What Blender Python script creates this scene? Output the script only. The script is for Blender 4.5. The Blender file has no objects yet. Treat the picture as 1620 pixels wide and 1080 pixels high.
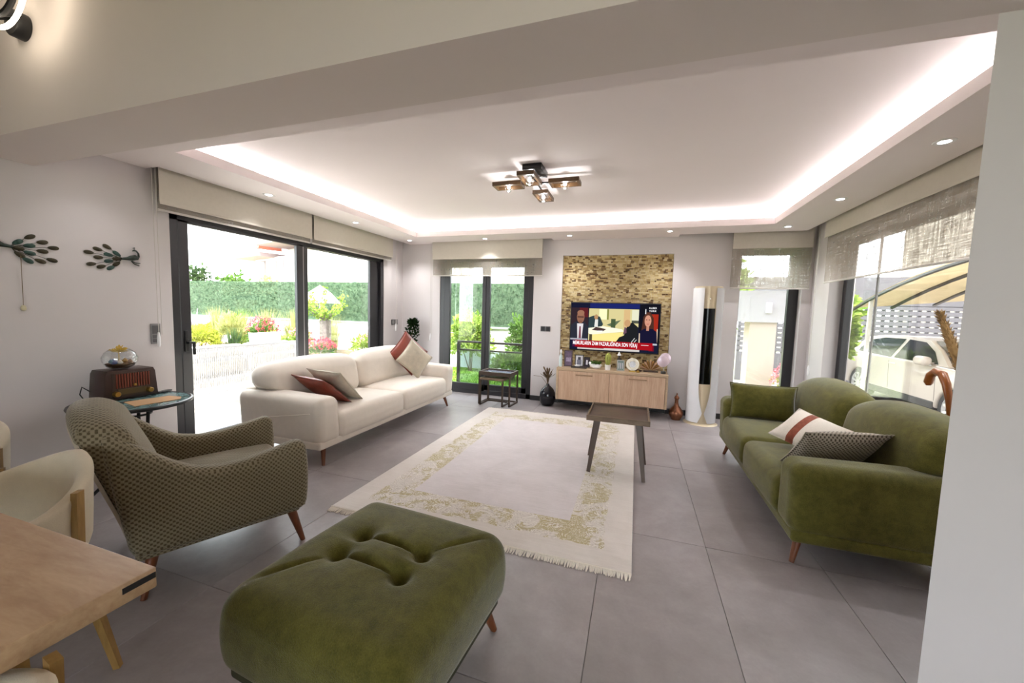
import bpy, bmesh, math, random
from mathutils import Vector, Matrix, noise

random.seed(7)
SC = bpy.context.scene
COL = SC.collection

# ------------------------------------------------------------------ camera
cam_data = bpy.data.cameras.new('camera')
cam_data.sensor_width = 36.0
cam_data.lens = 36.0 * 604.4 / 1620.0
cam_data.clip_start = 0.02
cam_data.clip_end = 300
cam = bpy.data.objects.new('camera', cam_data)
COL.objects.link(cam)
SC.camera = cam
YAW, PITCH, ROLL, CAM_H = 0.312665, 0.079627, 0.02866, 1.38
cam.matrix_world = (Matrix.Translation((0, 0, CAM_H)) @ Matrix.Rotation(YAW, 4, 'Z')
                    @ Matrix.Rotation(math.pi / 2 - PITCH, 4, 'X') @ Matrix.Rotation(ROLL, 4, 'Z'))

# ------------------------------------------------------------------ world, sun, exposure
world = bpy.data.worlds.new('world')
SC.world = world
world.use_nodes = True
wn = world.node_tree.nodes
wl = world.node_tree.links
wn.clear()
w_out = wn.new('ShaderNodeOutputWorld')
w_bg = wn.new('ShaderNodeBackground')
w_bg.inputs['Color'].default_value = (0.90, 0.95, 1.0, 1)
w_bg.inputs['Strength'].default_value = 4.0
wl.new(w_bg.outputs[0], w_out.inputs[0])

sun_data = bpy.data.lights.new('sun_offscreen', 'SUN')
sun_data.energy = 5.5
sun_data.angle = math.radians(1.0)
sun_data.color = (1.0, 0.95, 0.86)
sun = bpy.data.objects.new('sun_offscreen', sun_data)
COL.objects.link(sun)
sun.rotation_euler = Vector((-0.06, 0.42, -0.90)).to_track_quat('-Z', 'Y').to_euler()

SC.view_settings.view_transform = 'Standard'
SC.view_settings.look = 'None'
SC.view_settings.gamma = 1.0
SC.view_settings.use_curve_mapping = False
SC.view_settings.exposure = 1.45
SC.cycles.use_denoising = True
SC.cycles.max_bounces = 10
SC.cycles.diffuse_bounces = 6
SC.cycles.transparent_max_bounces = 16
SC.cycles.sample_clamp_indirect = 6.0
SC.cycles.caustics_reflective = False
SC.cycles.caustics_refractive = False

# ------------------------------------------------------------------ helpers: objects
def link(o):
    COL.objects.link(o)
    return o

def thing(name, label, cat, loc=(0, 0, 0), rz=0.0, group=None):
    o = link(bpy.data.objects.new(name, None))
    o.empty_display_size = 0.05
    o.location = loc
    o.rotation_euler = (0, 0, rz)
    o['label'] = label
    o['category'] = cat
    if group:
        o['group'] = group
    return o

def tag(o, label, cat, group=None):
    o['label'] = label
    o['category'] = cat
    if group:
        o['group'] = group
    return o

def copy_tree(o, parent=None):
    c = o.copy()
    link(c)
    c.parent = parent
    for ch in o.children:
        copy_tree(ch, c)
    return c

def mesh_obj(name, bm, mat, parent=None, smooth=False, loc=None, rot=None, label=None):
    me = bpy.data.meshes.new(name)
    bm.normal_update()
    bm.to_mesh(me)
    bm.free()
    if mat is not None:
        if isinstance(mat, (list, tuple)):
            for m in mat:
                me.materials.append(m)
        else:
            me.materials.append(mat)
    if smooth:
        me.polygons.foreach_set('use_smooth', [True] * len(me.polygons))
        if smooth != 'all':
            try:
                me.set_sharp_from_angle(angle=math.radians(smooth if smooth is not True else 40))
            except Exception:
                pass
    o = link(bpy.data.objects.new(name, me))
    if parent is not None:
        o.parent = parent
    if loc is not None:
        o.location = loc
    if rot is not None:
        o.rotation_euler = rot
    if label:
        o['label'] = label
    return o

def struct(o, label=None):
    o['kind'] = 'structure'
    if label:
        o['label'] = label
    return o

# ------------------------------------------------------------------ helpers: shapes (all add to a bmesh)
def NB():
    return bmesh.new()

def a_box(bm, lo, hi, bevel=0.0, seg=2, M=None):
    x0, y0, z0 = lo
    x1, y1, z1 = hi
    vs = [bm.verts.new(p) for p in ((x0, y0, z0), (x1, y0, z0), (x1, y1, z0), (x0, y1, z0),
                                    (x0, y0, z1), (x1, y0, z1), (x1, y1, z1), (x0, y1, z1))]
    fs = [bm.faces.new([vs[i] for i in f]) for f in ((3, 2, 1, 0), (4, 5, 6, 7), (0, 1, 5, 4), (1, 2, 6, 5), (2, 3, 7, 6), (3, 0, 4, 7))]
    new = list(vs)
    if bevel > 0:
        es = list({e for f in fs for e in f.edges})
        r = bmesh.ops.bevel(bm, geom=es, offset=bevel, segments=seg, profile=0.5, affect='EDGES')
        new = list({v for f in r['faces'] for v in f.verts} | {v for v in vs if v.is_valid})
    if M is not None:
        bmesh.ops.transform(bm, matrix=M, verts=[v for v in new if v.is_valid])
    return new

def a_hexa(bm, pts):
    vs = [bm.verts.new(p) for p in pts]
    for f in ((3, 2, 1, 0), (4, 5, 6, 7), (0, 1, 5, 4), (1, 2, 6, 5), (2, 3, 7, 6), (3, 0, 4, 7)):
        bm.faces.new([vs[i] for i in f])
    return vs

def a_lathe(bm, prof, n=24, c=(0, 0, 0), M=None):
    rings = []
    new = []
    for r, z in prof:
        if r < 1e-5:
            v = bm.verts.new((c[0], c[1], c[2] + z))
            rings.append([v])
            new.append(v)
        else:
            ring = [bm.verts.new((c[0] + r * math.cos(2 * math.pi * i / n), c[1] + r * math.sin(2 * math.pi * i / n), c[2] + z)) for i in range(n)]
            rings.append(ring)
            new += ring
    for a, b in zip(rings, rings[1:]):
        for i in range(n):
            j = (i + 1) % n
            if len(a) == 1 and len(b) == 1:
                continue
            if len(a) == 1:
                bm.faces.new((a[0], b[j], b[i]))
            elif len(b) == 1:
                bm.faces.new((a[i], a[j], b[0]))
            else:
                bm.faces.new((a[i], a[j], b[j], b[i]))
    if M is not None:
        bmesh.ops.transform(bm, matrix=M, verts=new)
    return new

def a_cyl(bm, p0, p1, r0, r1=None, n=12):
    r1 = r0 if r1 is None else r1
    return a_tube(bm, [p0, p1], [r0, r1], n)

def a_tube(bm, path, rad, n=8, cap=True, close=False, up=None):
    P = [Vector(p) for p in path]
    m = len(P)
    if not isinstance(rad, (list, tuple)):
        rad = [rad] * m
    rings = []
    ref = None
    for i in range(m):
        if close:
            t = (P[(i + 1) % m] - P[i - 1])
        else:
            t = P[min(i + 1, m - 1)] - P[max(i - 1, 0)]
        t = t.normalized() if t.length > 1e-9 else Vector((0, 0, 1))
        if ref is None:
            ref = Vector(up) if up else (Vector((0, 0, 1)) if abs(t.z) < 0.9 else Vector((1, 0, 0)))
        u = ref - t * ref.dot(t)
        u.normalize()
        w = t.cross(u)
        ref = u
        rings.append([bm.verts.new(P[i] + rad[i] * (math.cos(2 * math.pi * k / n) * u + math.sin(2 * math.pi * k / n) * w)) for k in range(n)])
    pairs = list(zip(rings, rings[1:]))
    if close:
        pairs.append((rings[-1], rings[0]))
    for a, b in pairs:
        for k in range(n):
            j = (k + 1) % n
            bm.faces.new((a[k], a[j], b[j], b[k]))
    if cap and not close:
        bm.faces.new(list(reversed(rings[0])))
        bm.faces.new(rings[-1])
    return [v for r in rings for v in r]

def a_bar(bm, p0, p1, w, h=None, up=(0, 0, 1), w1=None, h1=None):
    """square bar from p0 to p1, w across, h along up, optional taper"""
    h = w if h is None else h
    w1 = w if w1 is None else w1
    h1 = h if h1 is None else h1
    p0, p1 = Vector(p0), Vector(p1)
    t = (p1 - p0).normalized()
    u = Vector(up)
    if abs(u.dot(t)) > 0.98:
        u = Vector((1, 0, 0))
    u = (u - t * u.dot(t)).normalized()
    s = t.cross(u)
    pts = []
    for p, a, b in ((p0, w, h), (p1, w1, h1)):
        pts.append([p - s * a / 2 - u * b / 2, p + s * a / 2 - u * b / 2, p + s * a / 2 + u * b / 2, p - s * a / 2 + u * b / 2])
    vs = [bm.verts.new(p) for r in pts for p in r]
    for f in ((3, 2, 1, 0), (4, 5, 6, 7), (0, 1, 5, 4), (1, 2, 6, 5), (2, 3, 7, 6), (3, 0, 4, 7)):
        bm.faces.new([vs[i] for i in f])
    return vs

def a_prism(bm, poly, axis, lo, hi, bevel=0.0, seg=2):
    """extrude a 2D polygon along axis (0 x, 1 y, 2 z) between lo and hi"""
    def P(u, v, w):
        return ((w, u, v), (u, w, v), (u, v, w))[axis]
    a = [bm.verts.new(P(u, v, lo)) for u, v in poly]
    b = [bm.verts.new(P(u, v, hi)) for u, v in poly]
    n = len(poly)
    fs = [bm.faces.new(list(reversed(a))), bm.faces.new(b)]
    for i in range(n):
        j = (i + 1) % n
        fs.append(bm.faces.new((a[i], a[j], b[j], b[i])))
    bmesh.ops.recalc_face_normals(bm, faces=fs)
    if bevel > 0:
        es = list({e for f in fs[:2] for e in f.edges})
        r = bmesh.ops.bevel(bm, geom=es, offset=bevel, segments=seg, profile=0.5, affect='EDGES')
    return fs

def a_grid(bm, f, nu, nv, close_u=False):
    """surface from a function f(u, v), u and v in 0..1"""
    V = [[bm.verts.new(f(i / nu, j / nv)) for j in range(nv + 1)] for i in range(nu if close_u else nu + 1)]
    for i in range(nu):
        a = V[i]
        b = V[(i + 1) % len(V)]
        for j in range(nv):
            bm.faces.new((a[j], b[j], b[j + 1], a[j + 1]))
    return V

def a_soft(bm, size, r, n=10, warp=None, centre=(0, 0, 0)):
    """a box of the given full size with rounded edges of radius r, n cells a side, then bent by warp(Vector)->Vector"""
    hx, hy, hz = (s / 2 for s in size)
    r = min(r, hx, hy, hz)
    tmp = {}
    def vert(x, y, z):
        key = (round(x, 5), round(y, 5), round(z, 5))
        if key in tmp:
            return tmp[key]
        p = Vector((x * hx, y * hy, z * hz))
        q = Vector((max(-hx + r, min(hx - r, p.x)), max(-hy + r, min(hy - r, p.y)), max(-hz + r, min(hz - r, p.z))))
        d = p - q
        if d.length > 1e-9:
            p = q + d.normalized() * r
        if warp:
            p = warp(p)
        v = bm.verts.new(p + Vector(centre))
        tmp[key] = v
        return v
    def samples(h):
        # cluster samples in the rounded rim
        a = [math.sin(math.pi / 2 * k / 4) for k in range(4)]
        rim = [(-h + r * (1 - math.cos(math.pi / 2 * k / 4))) for k in range(4)]
        core = [(-h + r) + (2 * h - 2 * r) * k / n for k in range(n + 1)] if h > r + 1e-6 else [0.0]
        s = rim + core + [-x for x in reversed(rim)]
        # rim positions on the flat box are mapped so that the projection gives even angles
        rim2 = [(-h + r) - r * math.tan(math.pi / 4 * (4 - k) / 4) for k in range(4)]
        return [x / h for x in rim2 + core + [-x for x in reversed(rim2)]]
    sx, sy, sz = samples(hx), samples(hy), samples(hz)
    def face(ax, sign):
        A, B = [(sy, sz), (sx, sz), (sx, sy)][ax]
        for i in range(len(A) - 1):
            for j in range(len(B) - 1):
                q = []
                for a, b in ((A[i], B[j]), (A[i + 1], B[j]), (A[i + 1], B[j + 1]), (A[i], B[j + 1])):
                    c = [0, 0, 0]
                    c[ax] = sign
                    o = [k for k in range(3) if k != ax]
                    c[o[0]], c[o[1]] = a, b
                    q.append(vert(*c))
                if len(set(q)) < 3:
                    continue
                uq = []
                for v in q:
                    if v not in uq:
                        uq.append(v)
                flip = (sign > 0) == (ax == 1)
                try:
                    bm.faces.new(list(reversed(uq)) if flip else uq)
                except ValueError:
                    pass
    for ax in range(3):
        for s in (-1, 1):
            face(ax, s)
    return list(tmp.values())

def a_pillow(bm, w, h, t, n=16, M=None, sharp=0.5):
    """throw cushion: w by h, thickness t, pointed corners, seam round the rim"""
    new = []
    def side(s):
        V = []
        for i in range(n + 1):
            row = []
            for j in range(n + 1):
                u, v = -1 + 2 * i / n, -1 + 2 * j / n
                k = (max(0, 1 - u * u) * max(0, 1 - v * v)) ** sharp
                pin = 1 - 0.07 * (1 - u * u) * abs(v) ** 3 * 1.0
                pin2 = 1 - 0.07 * (1 - v * v) * abs(u) ** 3
                row.append(bm.verts.new((u * w / 2 * pin2, v * h / 2 * pin, s * t / 2 * k + 0.0)))
            V.append(row)
        for i in range(n):
            for j in range(n):
                q = (V[i][j], V[i + 1][j], V[i + 1][j + 1], V[i][j + 1])
                bm.faces.new(q if s > 0 else tuple(reversed(q)))
        return [v for r in V for v in r]
    new = side(1) + side(-1)
    r = bmesh.ops.remove_doubles(bm, verts=new, dist=1e-4)
    new = [v for v in new if v.is_valid]
    if M is not None:
        bmesh.ops.transform(bm, matrix=M, verts=new)
    return new

def box_obj(name, lo, hi, mat, parent=None, bevel=0.0, seg=2, **kw):
    bm = NB()
    a_box(bm, lo, hi, bevel, seg)
    return mesh_obj(name, bm, mat, parent, smooth=(True if bevel else False), **kw)

def TR(x=0, y=0, z=0, rx=0, ry=0, rz=0):
    return Matrix.Translation((x, y, z)) @ Matrix.Rotation(rz, 4, 'Z') @ Matrix.Rotation(ry, 4, 'Y') @ Matrix.Rotation(rx, 4, 'X')

# ------------------------------------------------------------------ helpers: materials
def srgb(r, g, b):
    def f(c):
        c /= 255.0
        return c / 12.92 if c <= 0.04045 else ((c + 0.055) / 1.055) ** 2.4
    return (f(r), f(g), f(b), 1.0)

class MT:
    """small node builder"""
    def __init__(self, name):
        self.m = bpy.data.materials.new(name)
        self.m.use_nodes = True
        self.t = self.m.node_tree
        self.t.nodes.clear()
        self.out = self.t.nodes.new('ShaderNodeOutputMaterial')
        self.tc = None
    def n(self, kind, **kw):
        o = self.t.nodes.new('ShaderNode' + kind)
        for k, v in kw.items():
            if hasattr(o, k) and not isinstance(v, tuple) and k not in o.inputs:
                setattr(o, k, v)
            else:
                self.set(o, k, v)
        return o
    def set(self, node, key, v):
        s = node.inputs[key]
        if isinstance(v, bpy.types.NodeSocket):
            self.t.links.new(v, s)
        else:
            s.default_value = v
    def obj(self):
        if self.tc is None:
            self.tc = self.t.nodes.new('ShaderNodeTexCoord')
        return self.tc.outputs['Object']
    def gen(self):
        self.obj()
        return self.tc.outputs['Generated']
    def mapv(self, vec, scale=(1, 1, 1), rot=(0, 0, 0), loc=(0, 0, 0)):
        o = self.n('Mapping')
        self.set(o, 'Vector', vec)
        o.inputs['Scale'].default_value = scale
        o.inputs['Rotation'].default_value = rot
        o.inputs['Location'].default_value = loc
        return o.outputs[0]
    def noise(self, vec, scale, detail=3, rough=0.55, dist=0.0):
        o = self.n('TexNoise')
        self.set(o, 'Vector', vec)
        o.inputs['Scale'].default_value = scale
        o.inputs['Detail'].default_value = detail
        o.inputs['Roughness'].default_value = rough
        o.inputs['Distortion'].default_value = dist
        return o.outputs['Fac']
    def ramp(self, fac, stops):
        o = self.n('ValToRGB')
        self.set(o, 'Fac', fac)
        e = o.color_ramp.elements
        while len(e) < len(stops):
            e.new(0.5)
        for k, (p, c) in zip(e, stops):
            k.position = p
            k.color = c if len(c) == 4 else (*c, 1)
        return o.outputs['Color']
    def math(self, op, a, b=0.0, c=None):
        o = self.n('Math')
        o.operation = op
        for i, v in enumerate((a, b) if c is None else (a, b, c)):
            if isinstance(v, bpy.types.NodeSocket):
                self.t.links.new(v, o.inputs[i])
            else:
                o.inputs[i].default_value = v
        return o.outputs[0]
    def mix(self, fac, a, b, blend='MIX'):
        o = self.n('Mix')
        o.data_type = 'RGBA'
        o.blend_type = blend
        for k, v in ((0, fac), (6, a), (7, b)):
            if isinstance(v, bpy.types.NodeSocket):
                self.t.links.new(v, o.inputs[k])
            else:
                o.inputs[k].default_value = v
        return o.outputs[2]
    def sep(self, vec):
        o = self.n('SeparateXYZ')
        self.set(o, 0, vec)
        return o.outputs
    def bump(self, h, strength=0.3, dist=0.01):
        o = self.n('Bump')
        self.set(o, 'Height', h)
        o.inputs['Strength'].default_value = strength
        o.inputs['Distance'].default_value = dist
        return o.outputs[0]
    def pbr(self, color, rough=0.5, metal=0.0, normal=None, spec=0.5, sheen=0.0, coat=0.0, trans=0.0, emit=None, estr=0.0):
        b = self.n('BsdfPrincipled')
        self.set(b, 'Base Color', color)
        self.set(b, 'Roughness', rough)
        self.set(b, 'Metallic', metal)
        self.set(b, 'Specular IOR Level', spec)
        if sheen:
            self.set(b, 'Sheen Weight', sheen)
            self.set(b, 'Sheen Roughness', 0.4)
        if coat:
            self.set(b, 'Coat Weight', coat)
        if trans:
            self.set(b, 'Transmission Weight', trans)
        if normal is not None:
            self.set(b, 'Normal', normal)
        if emit is not None:
            self.set(b, 'Emission Color', emit)
            self.set(b, 'Emission Strength', estr)
        self.t.links.new(b.outputs[0], self.out.inputs[0])
        return self.m

def plain(name, col, rough=0.5, metal=0.0, var=0.06, scale=6.0, bump=0.0, bscale=80.0, **kw):
    k = MT(name)
    v = k.noise(k.obj(), scale, 4)
    dark = tuple(c * (1 - var) for c in col[:3]) + (1,)
    lite = tuple(min(1, c * (1 + var)) for c in col[:3]) + (1,)
    c = k.ramp(v, [(0.3, dark), (0.7, lite)])
    nrm = k.bump(k.noise(k.obj(), bscale, 2), bump, 0.004) if bump else None
    return k.pbr(c, rough, metal, nrm, **kw)

def emitter(name, col, strength):
    k = MT(name)
    e = k.n('Emission')
    e.inputs['Color'].default_value = col
    e.inputs['Strength'].default_value = strength
    k.t.links.new(e.outputs[0], k.out.inputs[0])
    return k.m

def glass_mat(name, tint=(1, 1, 1, 1), gloss=1.0, rough=0.0):
    k = MT(name)
    tr = k.n('BsdfTransparent')
    tr.inputs['Color'].default_value = tint
    gl = k.n('BsdfGlossy')
    gl.inputs['Roughness'].default_value = rough
    lw = k.n('LayerWeight')
    lw.inputs['Blend'].default_value = 0.5
    p5 = k.math('POWER', lw.outputs['Facing'], 5.0)
    f = k.math('MULTIPLY', k.math('ADD', k.math('MULTIPLY', p5, 0.90), 0.06), gloss)
    mx = k.n('MixShader')
    k.t.links.new(f, mx.inputs[0])
    k.t.links.new(tr.outputs[0], mx.inputs[1])
    k.t.links.new(gl.outputs[0], mx.inputs[2])
    k.t.links.new(mx.outputs[0], k.out.inputs[0])
    return k.m

def wood(name, c0, c1, scale=(1, 1, 1), rough=0.45, fine=14.0, rot=(0, 0, 0)):
    k = MT(name)
    v = k.mapv(k.obj(), scale, rot)
    a = k.noise(v, 3.0, 4, 0.6, 0.8)
    b = k.noise(v, fine, 5, 0.65, 0.4)
    f = k.math('ADD', k.math('MULTIPLY', a, 0.6), k.math('MULTIPLY', b, 0.4))
    c = k.ramp(f, [(0.35, c0), (0.65, c1)])
    return k.pbr(c, rough, 0, k.bump(b, 0.08, 0.002))

# ------------------------------------------------------------------ materials of the shell
M = {}
M['wall'] = plain('wall_paint', srgb(208, 202, 202), 0.8, var=0.015, scale=2.0, bump=0.03, bscale=140, spec=0.2)
M['ceiling'] = plain('ceiling_paint', srgb(236, 227, 226), 0.85, var=0.01, scale=2.0, spec=0.2)
M['beam'] = plain('beam_paint', srgb(224, 214, 210), 0.85, var=0.01, scale=2.0, spec=0.2)
M['frame'] = plain('anthracite_frame', srgb(38, 37, 41), 0.38, var=0.08, scale=5)
M['frame_grey'] = plain('grey_gasket', srgb(150, 148, 148), 0.5)
M['glass'] = glass_mat('window_glass', (0.97, 0.985, 0.975, 1), 1.0)
M['rail_glass'] = glass_mat('railing_glass', (0.62, 0.70, 0.78, 1), 1.0)
M['black'] = plain('black_plastic', srgb(22, 22, 24), 0.4)
M['white'] = plain('white_gloss', srgb(236, 235, 236), 0.3, var=0.02)
M['grout'] = plain('grout', srgb(128, 121, 117), 0.9)
M['skirt'] = plain('dark_skirting', srgb(40, 38, 40), 0.5)
M['led'] = emitter('led_strip_light', (1.0, 0.985, 0.985, 1), 34.0)
M['lens'] = emitter('downlight_lens', (1.0, 0.98, 0.95, 1), 9.0)

def tile_material():
    k = MT('concrete_tile')
    g = k.n('NewGeometry')
    oi = k.n('ObjectInfo')
    off = k.n('CombineXYZ')
    r = oi.outputs['Random']
    k.set(off, 'X', k.math('MULTIPLY', r, 37.0))
    k.set(off, 'Y', k.math('MULTIPLY', r, 91.0))
    va = k.n('VectorMath')
    va.operation = 'ADD'
    k.t.links.new(g.outputs['Position'], va.inputs[0])
    k.t.links.new(off.outputs[0], va.inputs[1])
    p = va.outputs[0]
    a = k.noise(p, 1.6, 5, 0.6, 0.6)
    b = k.noise(p, 7.0, 5, 0.65, 0.3)
    c = k.noise(p, 60.0, 3, 0.6)
    f = k.math('ADD', k.math('MULTIPLY', a, 0.62), k.math('ADD', k.math('MULTIPLY', b, 0.28), k.math('MULTIPLY', c, 0.1)))
    col = k.ramp(f, [(0.30, srgb(124, 117, 117)), (0.5, srgb(145, 138, 139)), (0.72, srgb(167, 160, 162))])
    rough = k.math('ADD', k.math('MULTIPLY', b, 0.16), 0.30)
    return k.pbr(col, rough, 0, k.bump(c, 0.03, 0.002), spec=0.5)
M['tile'] = tile_material()

XL, XR, YB, ZC = -3.86, 2.06, 5.72, 2.45
YBEAM0, YBEAM1, ZBEAM = 1.18, 1.50, 2.25
YF, XD = -4.0, 3.4            # the dining end behind the camera

# ------------------------------------------------------------------ floor with its tiles
floor = struct(box_obj('floor', (XL, YF, -0.12), (XD, YB, -0.006), M['grout']), 'grey concrete-look porcelain tile floor')
TW, TL, GAP = 0.592, 1.22, 0.0025
mesh_cache = {}
x_edges = [0.465 + TW * k for k in range(-8, 6)]
y_edges = [2.454 + TL * k for k in range(-6, 4)]
xs = [XL] + [x for x in x_edges if XL + 0.02 < x < XD - 0.02] + [XD]
ys = [YF] + [y for y in y_edges if YF + 0.02 < y < YB - 0.02] + [YB]
for x0, x1 in zip(xs, xs[1:]):
    for y0, y1 in zip(ys, ys[1:]):
        if x0 > XR and y0 > 1.6:
            continue
        key = (round(x1 - x0, 4), round(y1 - y0, 4))
        if key not in mesh_cache:
            bm = NB()
            hx, hy = (x1 - x0 - GAP) / 2, (y1 - y0 - GAP) / 2
            a_box(bm, (-hx, -hy, -0.006), (hx, hy, 0.0), 0.0012, 1)
            o = mesh_obj('tile', bm, M['tile'], floor)
            mesh_cache[key] = o.data
        else:
            o = link(bpy.data.objects.new('tile', mesh_cache[key]))
            o.parent = floor
        o.location = ((x0 + x1) / 2, (y0 + y1) / 2, 0)

# ------------------------------------------------------------------ walls
def wall_boxes(name, boxes, mat, label):
    bm = NB()
    for lo, hi in boxes:
        a_box(bm, lo, hi)
    return struct(mesh_obj(name, bm, mat), label)

W1 = (2.27, 5.21, 0.0, 2.14)          # left glazing: y0 y1 z0 z1
W2 = (-3.135, -1.526, 0.0, 2.18)      # back glazed door: x0 x1 z0 z1
W3 = (1.265, 1.955, 0.41, 2.26)       # narrow back window
W4 = (1.70, 5.27, 0.30, 2.26)         # right window: y0 y1 z0 z1
NI = (-1.086, 0.447, 0.0, 2.222)      # stone niche
TH = 0.24
ZT = 3.0
wall_left = wall_boxes('wall_left', [
    ((XL - TH, YF - TH, -0.1), (XL, W1[0], ZT)), ((XL - TH, W1[1], -0.1), (XL, YB + TH, ZT)),
    ((XL - TH, W1[0], W1[3]), (XL, W1[1], ZT)), ((XL - TH, W1[0], -0.1), (XL, W1[1], 0.0))], M['wall'], 'warm white painted wall with the wide sliding window')
wall_back = wall_boxes('wall_back', [
    ((XL, YB, -0.1), (W2[0], YB + TH, ZT)), ((W2[0], YB, W2[3]), (W2[1], YB + TH, ZT)), ((W2[0], YB, -0.1), (W2[1], YB + TH, 0.0)),
    ((W2[1], YB, -0.1), (NI[0], YB + TH, ZT)), ((NI[0], YB, NI[3]), (NI[1], YB + TH, ZT)), ((NI[0], YB + 0.06, -0.1), (NI[1], YB + TH, NI[3])),
    ((NI[1], YB, -0.1), (W3[0], YB + TH, ZT)), ((W3[0], YB, W3[3]), (W3[1], YB + TH, ZT)), ((W3[0], YB, -0.1), (W3[1], YB + TH, W3[2])),
    ((W3[1], YB, -0.1), (XR + TH, YB + TH, ZT))], M['wall'], 'warm white painted wall with a stone-clad niche')
wall_right = wall_boxes('wall_right', [
    ((XR, W4[1], -0.1), (XR + TH, YB, ZT)), ((XR, 1.62, -0.1), (XR + TH, W4[0], ZT)),
    ((XR, W4[0], W4[3]), (XR + TH, W4[1], ZT)), ((XR, W4[0], -0.1), (XR + TH, W4[1], W4[2]))], M['wall'], 'warm white painted wall with the wide car port window')
# the short partition at the right, under the beam
bm = NB()
a_hexa(bm, [(0.922, 1.50, 0), (XD, 1.50, 0), (XD, 1.62, 0), (1.05, 1.62, 0), (0.922, 1.50, ZBEAM), (XD, 1.50, ZBEAM), (XD, 1.62, ZBEAM), (1.05, 1.62, ZBEAM)])
struct(mesh_obj('wall_partition', bm, M['wall']), 'white partition wall end standing beside the green sofa')
RW = (-0.6, 3.1, 0.25, 2.4)           # window behind the camera
wall_boxes('wall_front', [
    ((XL, YF - TH, -0.1), (RW[0], YF, ZT)), ((RW[1], YF - TH, -0.1), (XD + TH, YF, ZT)),
    ((RW[0], YF - TH, -0.1), (RW[1], YF, RW[2])), ((RW[0], YF - TH, RW[3]), (RW[1], YF, ZT))], M['wall'], 'white wall of the dining end')
wall_boxes('wall_dining', [((XD, YF, -0.1), (XD + TH, 1.74, ZT))], M['wall'], 'white side wall of the dining end')

# ------------------------------------------------------------------ ceilings, beam, cove
HX0, HX1, HY0, HY1 = -3.22, 1.44, 1.95, 5.13
SL = 0.15
ZS = ZC + 0.075
bm = NB()
for lo, hi in [((XL + SL, YBEAM1, ZC), (HX0, YB, ZS)), ((XL, YBEAM1, ZC), (XL + SL, 2.12, ZS)), ((HX0, YBEAM1, ZC), (HX1, HY0, ZS)),
               ((HX0, HY1, ZC), (HX1, YB - SL, ZS)), ((-1.24, YB - SL, ZC), (0.49, YB, ZS)), ((HX1, YBEAM1, ZC), (XR - SL, YB - SL, ZS)),
               ((XR - SL, YBEAM1, ZC), (XR, 1.66, ZS))]:
    a_box(bm, lo, hi)
ZU = 2.625
for lo, hi in [((HX0 - 0.19, HY0 - 0.17, ZS), (HX0 - 0.17, HY1 + 0.17, ZU)), ((HX1 + 0.17, HY0 - 0.17, ZS), (HX1 + 0.19, HY1 + 0.17, ZU)),
               ((HX0 - 0.19, HY1 + 0.15, ZS), (HX1 + 0.19, HY1 + 0.17, ZU)), ((HX0 - 0.19, HY0 - 0.19, ZS), (HX1 + 0.19, HY0 - 0.17, ZU)),
               ((XL - TH, YBEAM1, ZU), (XR + TH, YB + TH, ZT))]:
    a_box(bm, lo, hi)
a_box(bm, (XL - TH, YF - TH, 2.96), (XD + TH, YBEAM0, ZT))
ceiling = struct(mesh_obj('ceiling', bm, M['ceiling']), 'white tray ceiling with a lit recessed cove')
bm = NB()
for lo, hi in [((HX0 - 0.14, HY0 - 0.1, ZS), (HX0 - 0.125, HY1 + 0.12, ZS + 0.006)), ((HX1 + 0.125, HY0 - 0.1, ZS), (HX1 + 0.14, HY1 + 0.12, ZS + 0.006)),
               ((HX0 - 0.1, HY1 + 0.105, ZS), (HX1 + 0.1, HY1 + 0.12, ZS + 0.006))]:
    a_box(bm, lo, hi)
mesh_obj('led_strip', bm, M['led'], ceiling, label='white led strip glowing in the ceiling cove')
struct(box_obj('trim_1', (XL, YBEAM0, ZBEAM), (XD, YBEAM1, ZT), M['beam']), 'deep white beam dividing the dining end from the lounge')

struct(box_obj('sky_blocker', (XL - TH, YF - TH, ZT + 0.2), (XD + TH, 3.0, 6.2), M['wall']), 'unseen white block added above the roof to cut sky light')  # unseen mass added to block sky light over the car port
struct(box_obj('roof_slab', (XL - TH, YF - TH, ZT), (XR + TH, YB + TH, ZT + 0.2), M['wall']), 'flat roof over the lounge')

# ------------------------------------------------------------------ skirting
def skirting(name, boxes):
    bm = NB()
    for lo, hi in boxes:
        a_box(bm, lo, hi)
    return struct(mesh_obj(name, bm, M['skirt']), 'thin dark skirting board')
skirting('baseboard_back', [((W2[1], YB - 0.012, 0), (NI[0], YB, 0.075)), ((NI[0], YB + 0.03, 0), (NI[1], YB + 0.06, 0.08)), ((NI[1], YB - 0.012, 0), (W3[0] + 0.7, YB, 0.075))])

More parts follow.
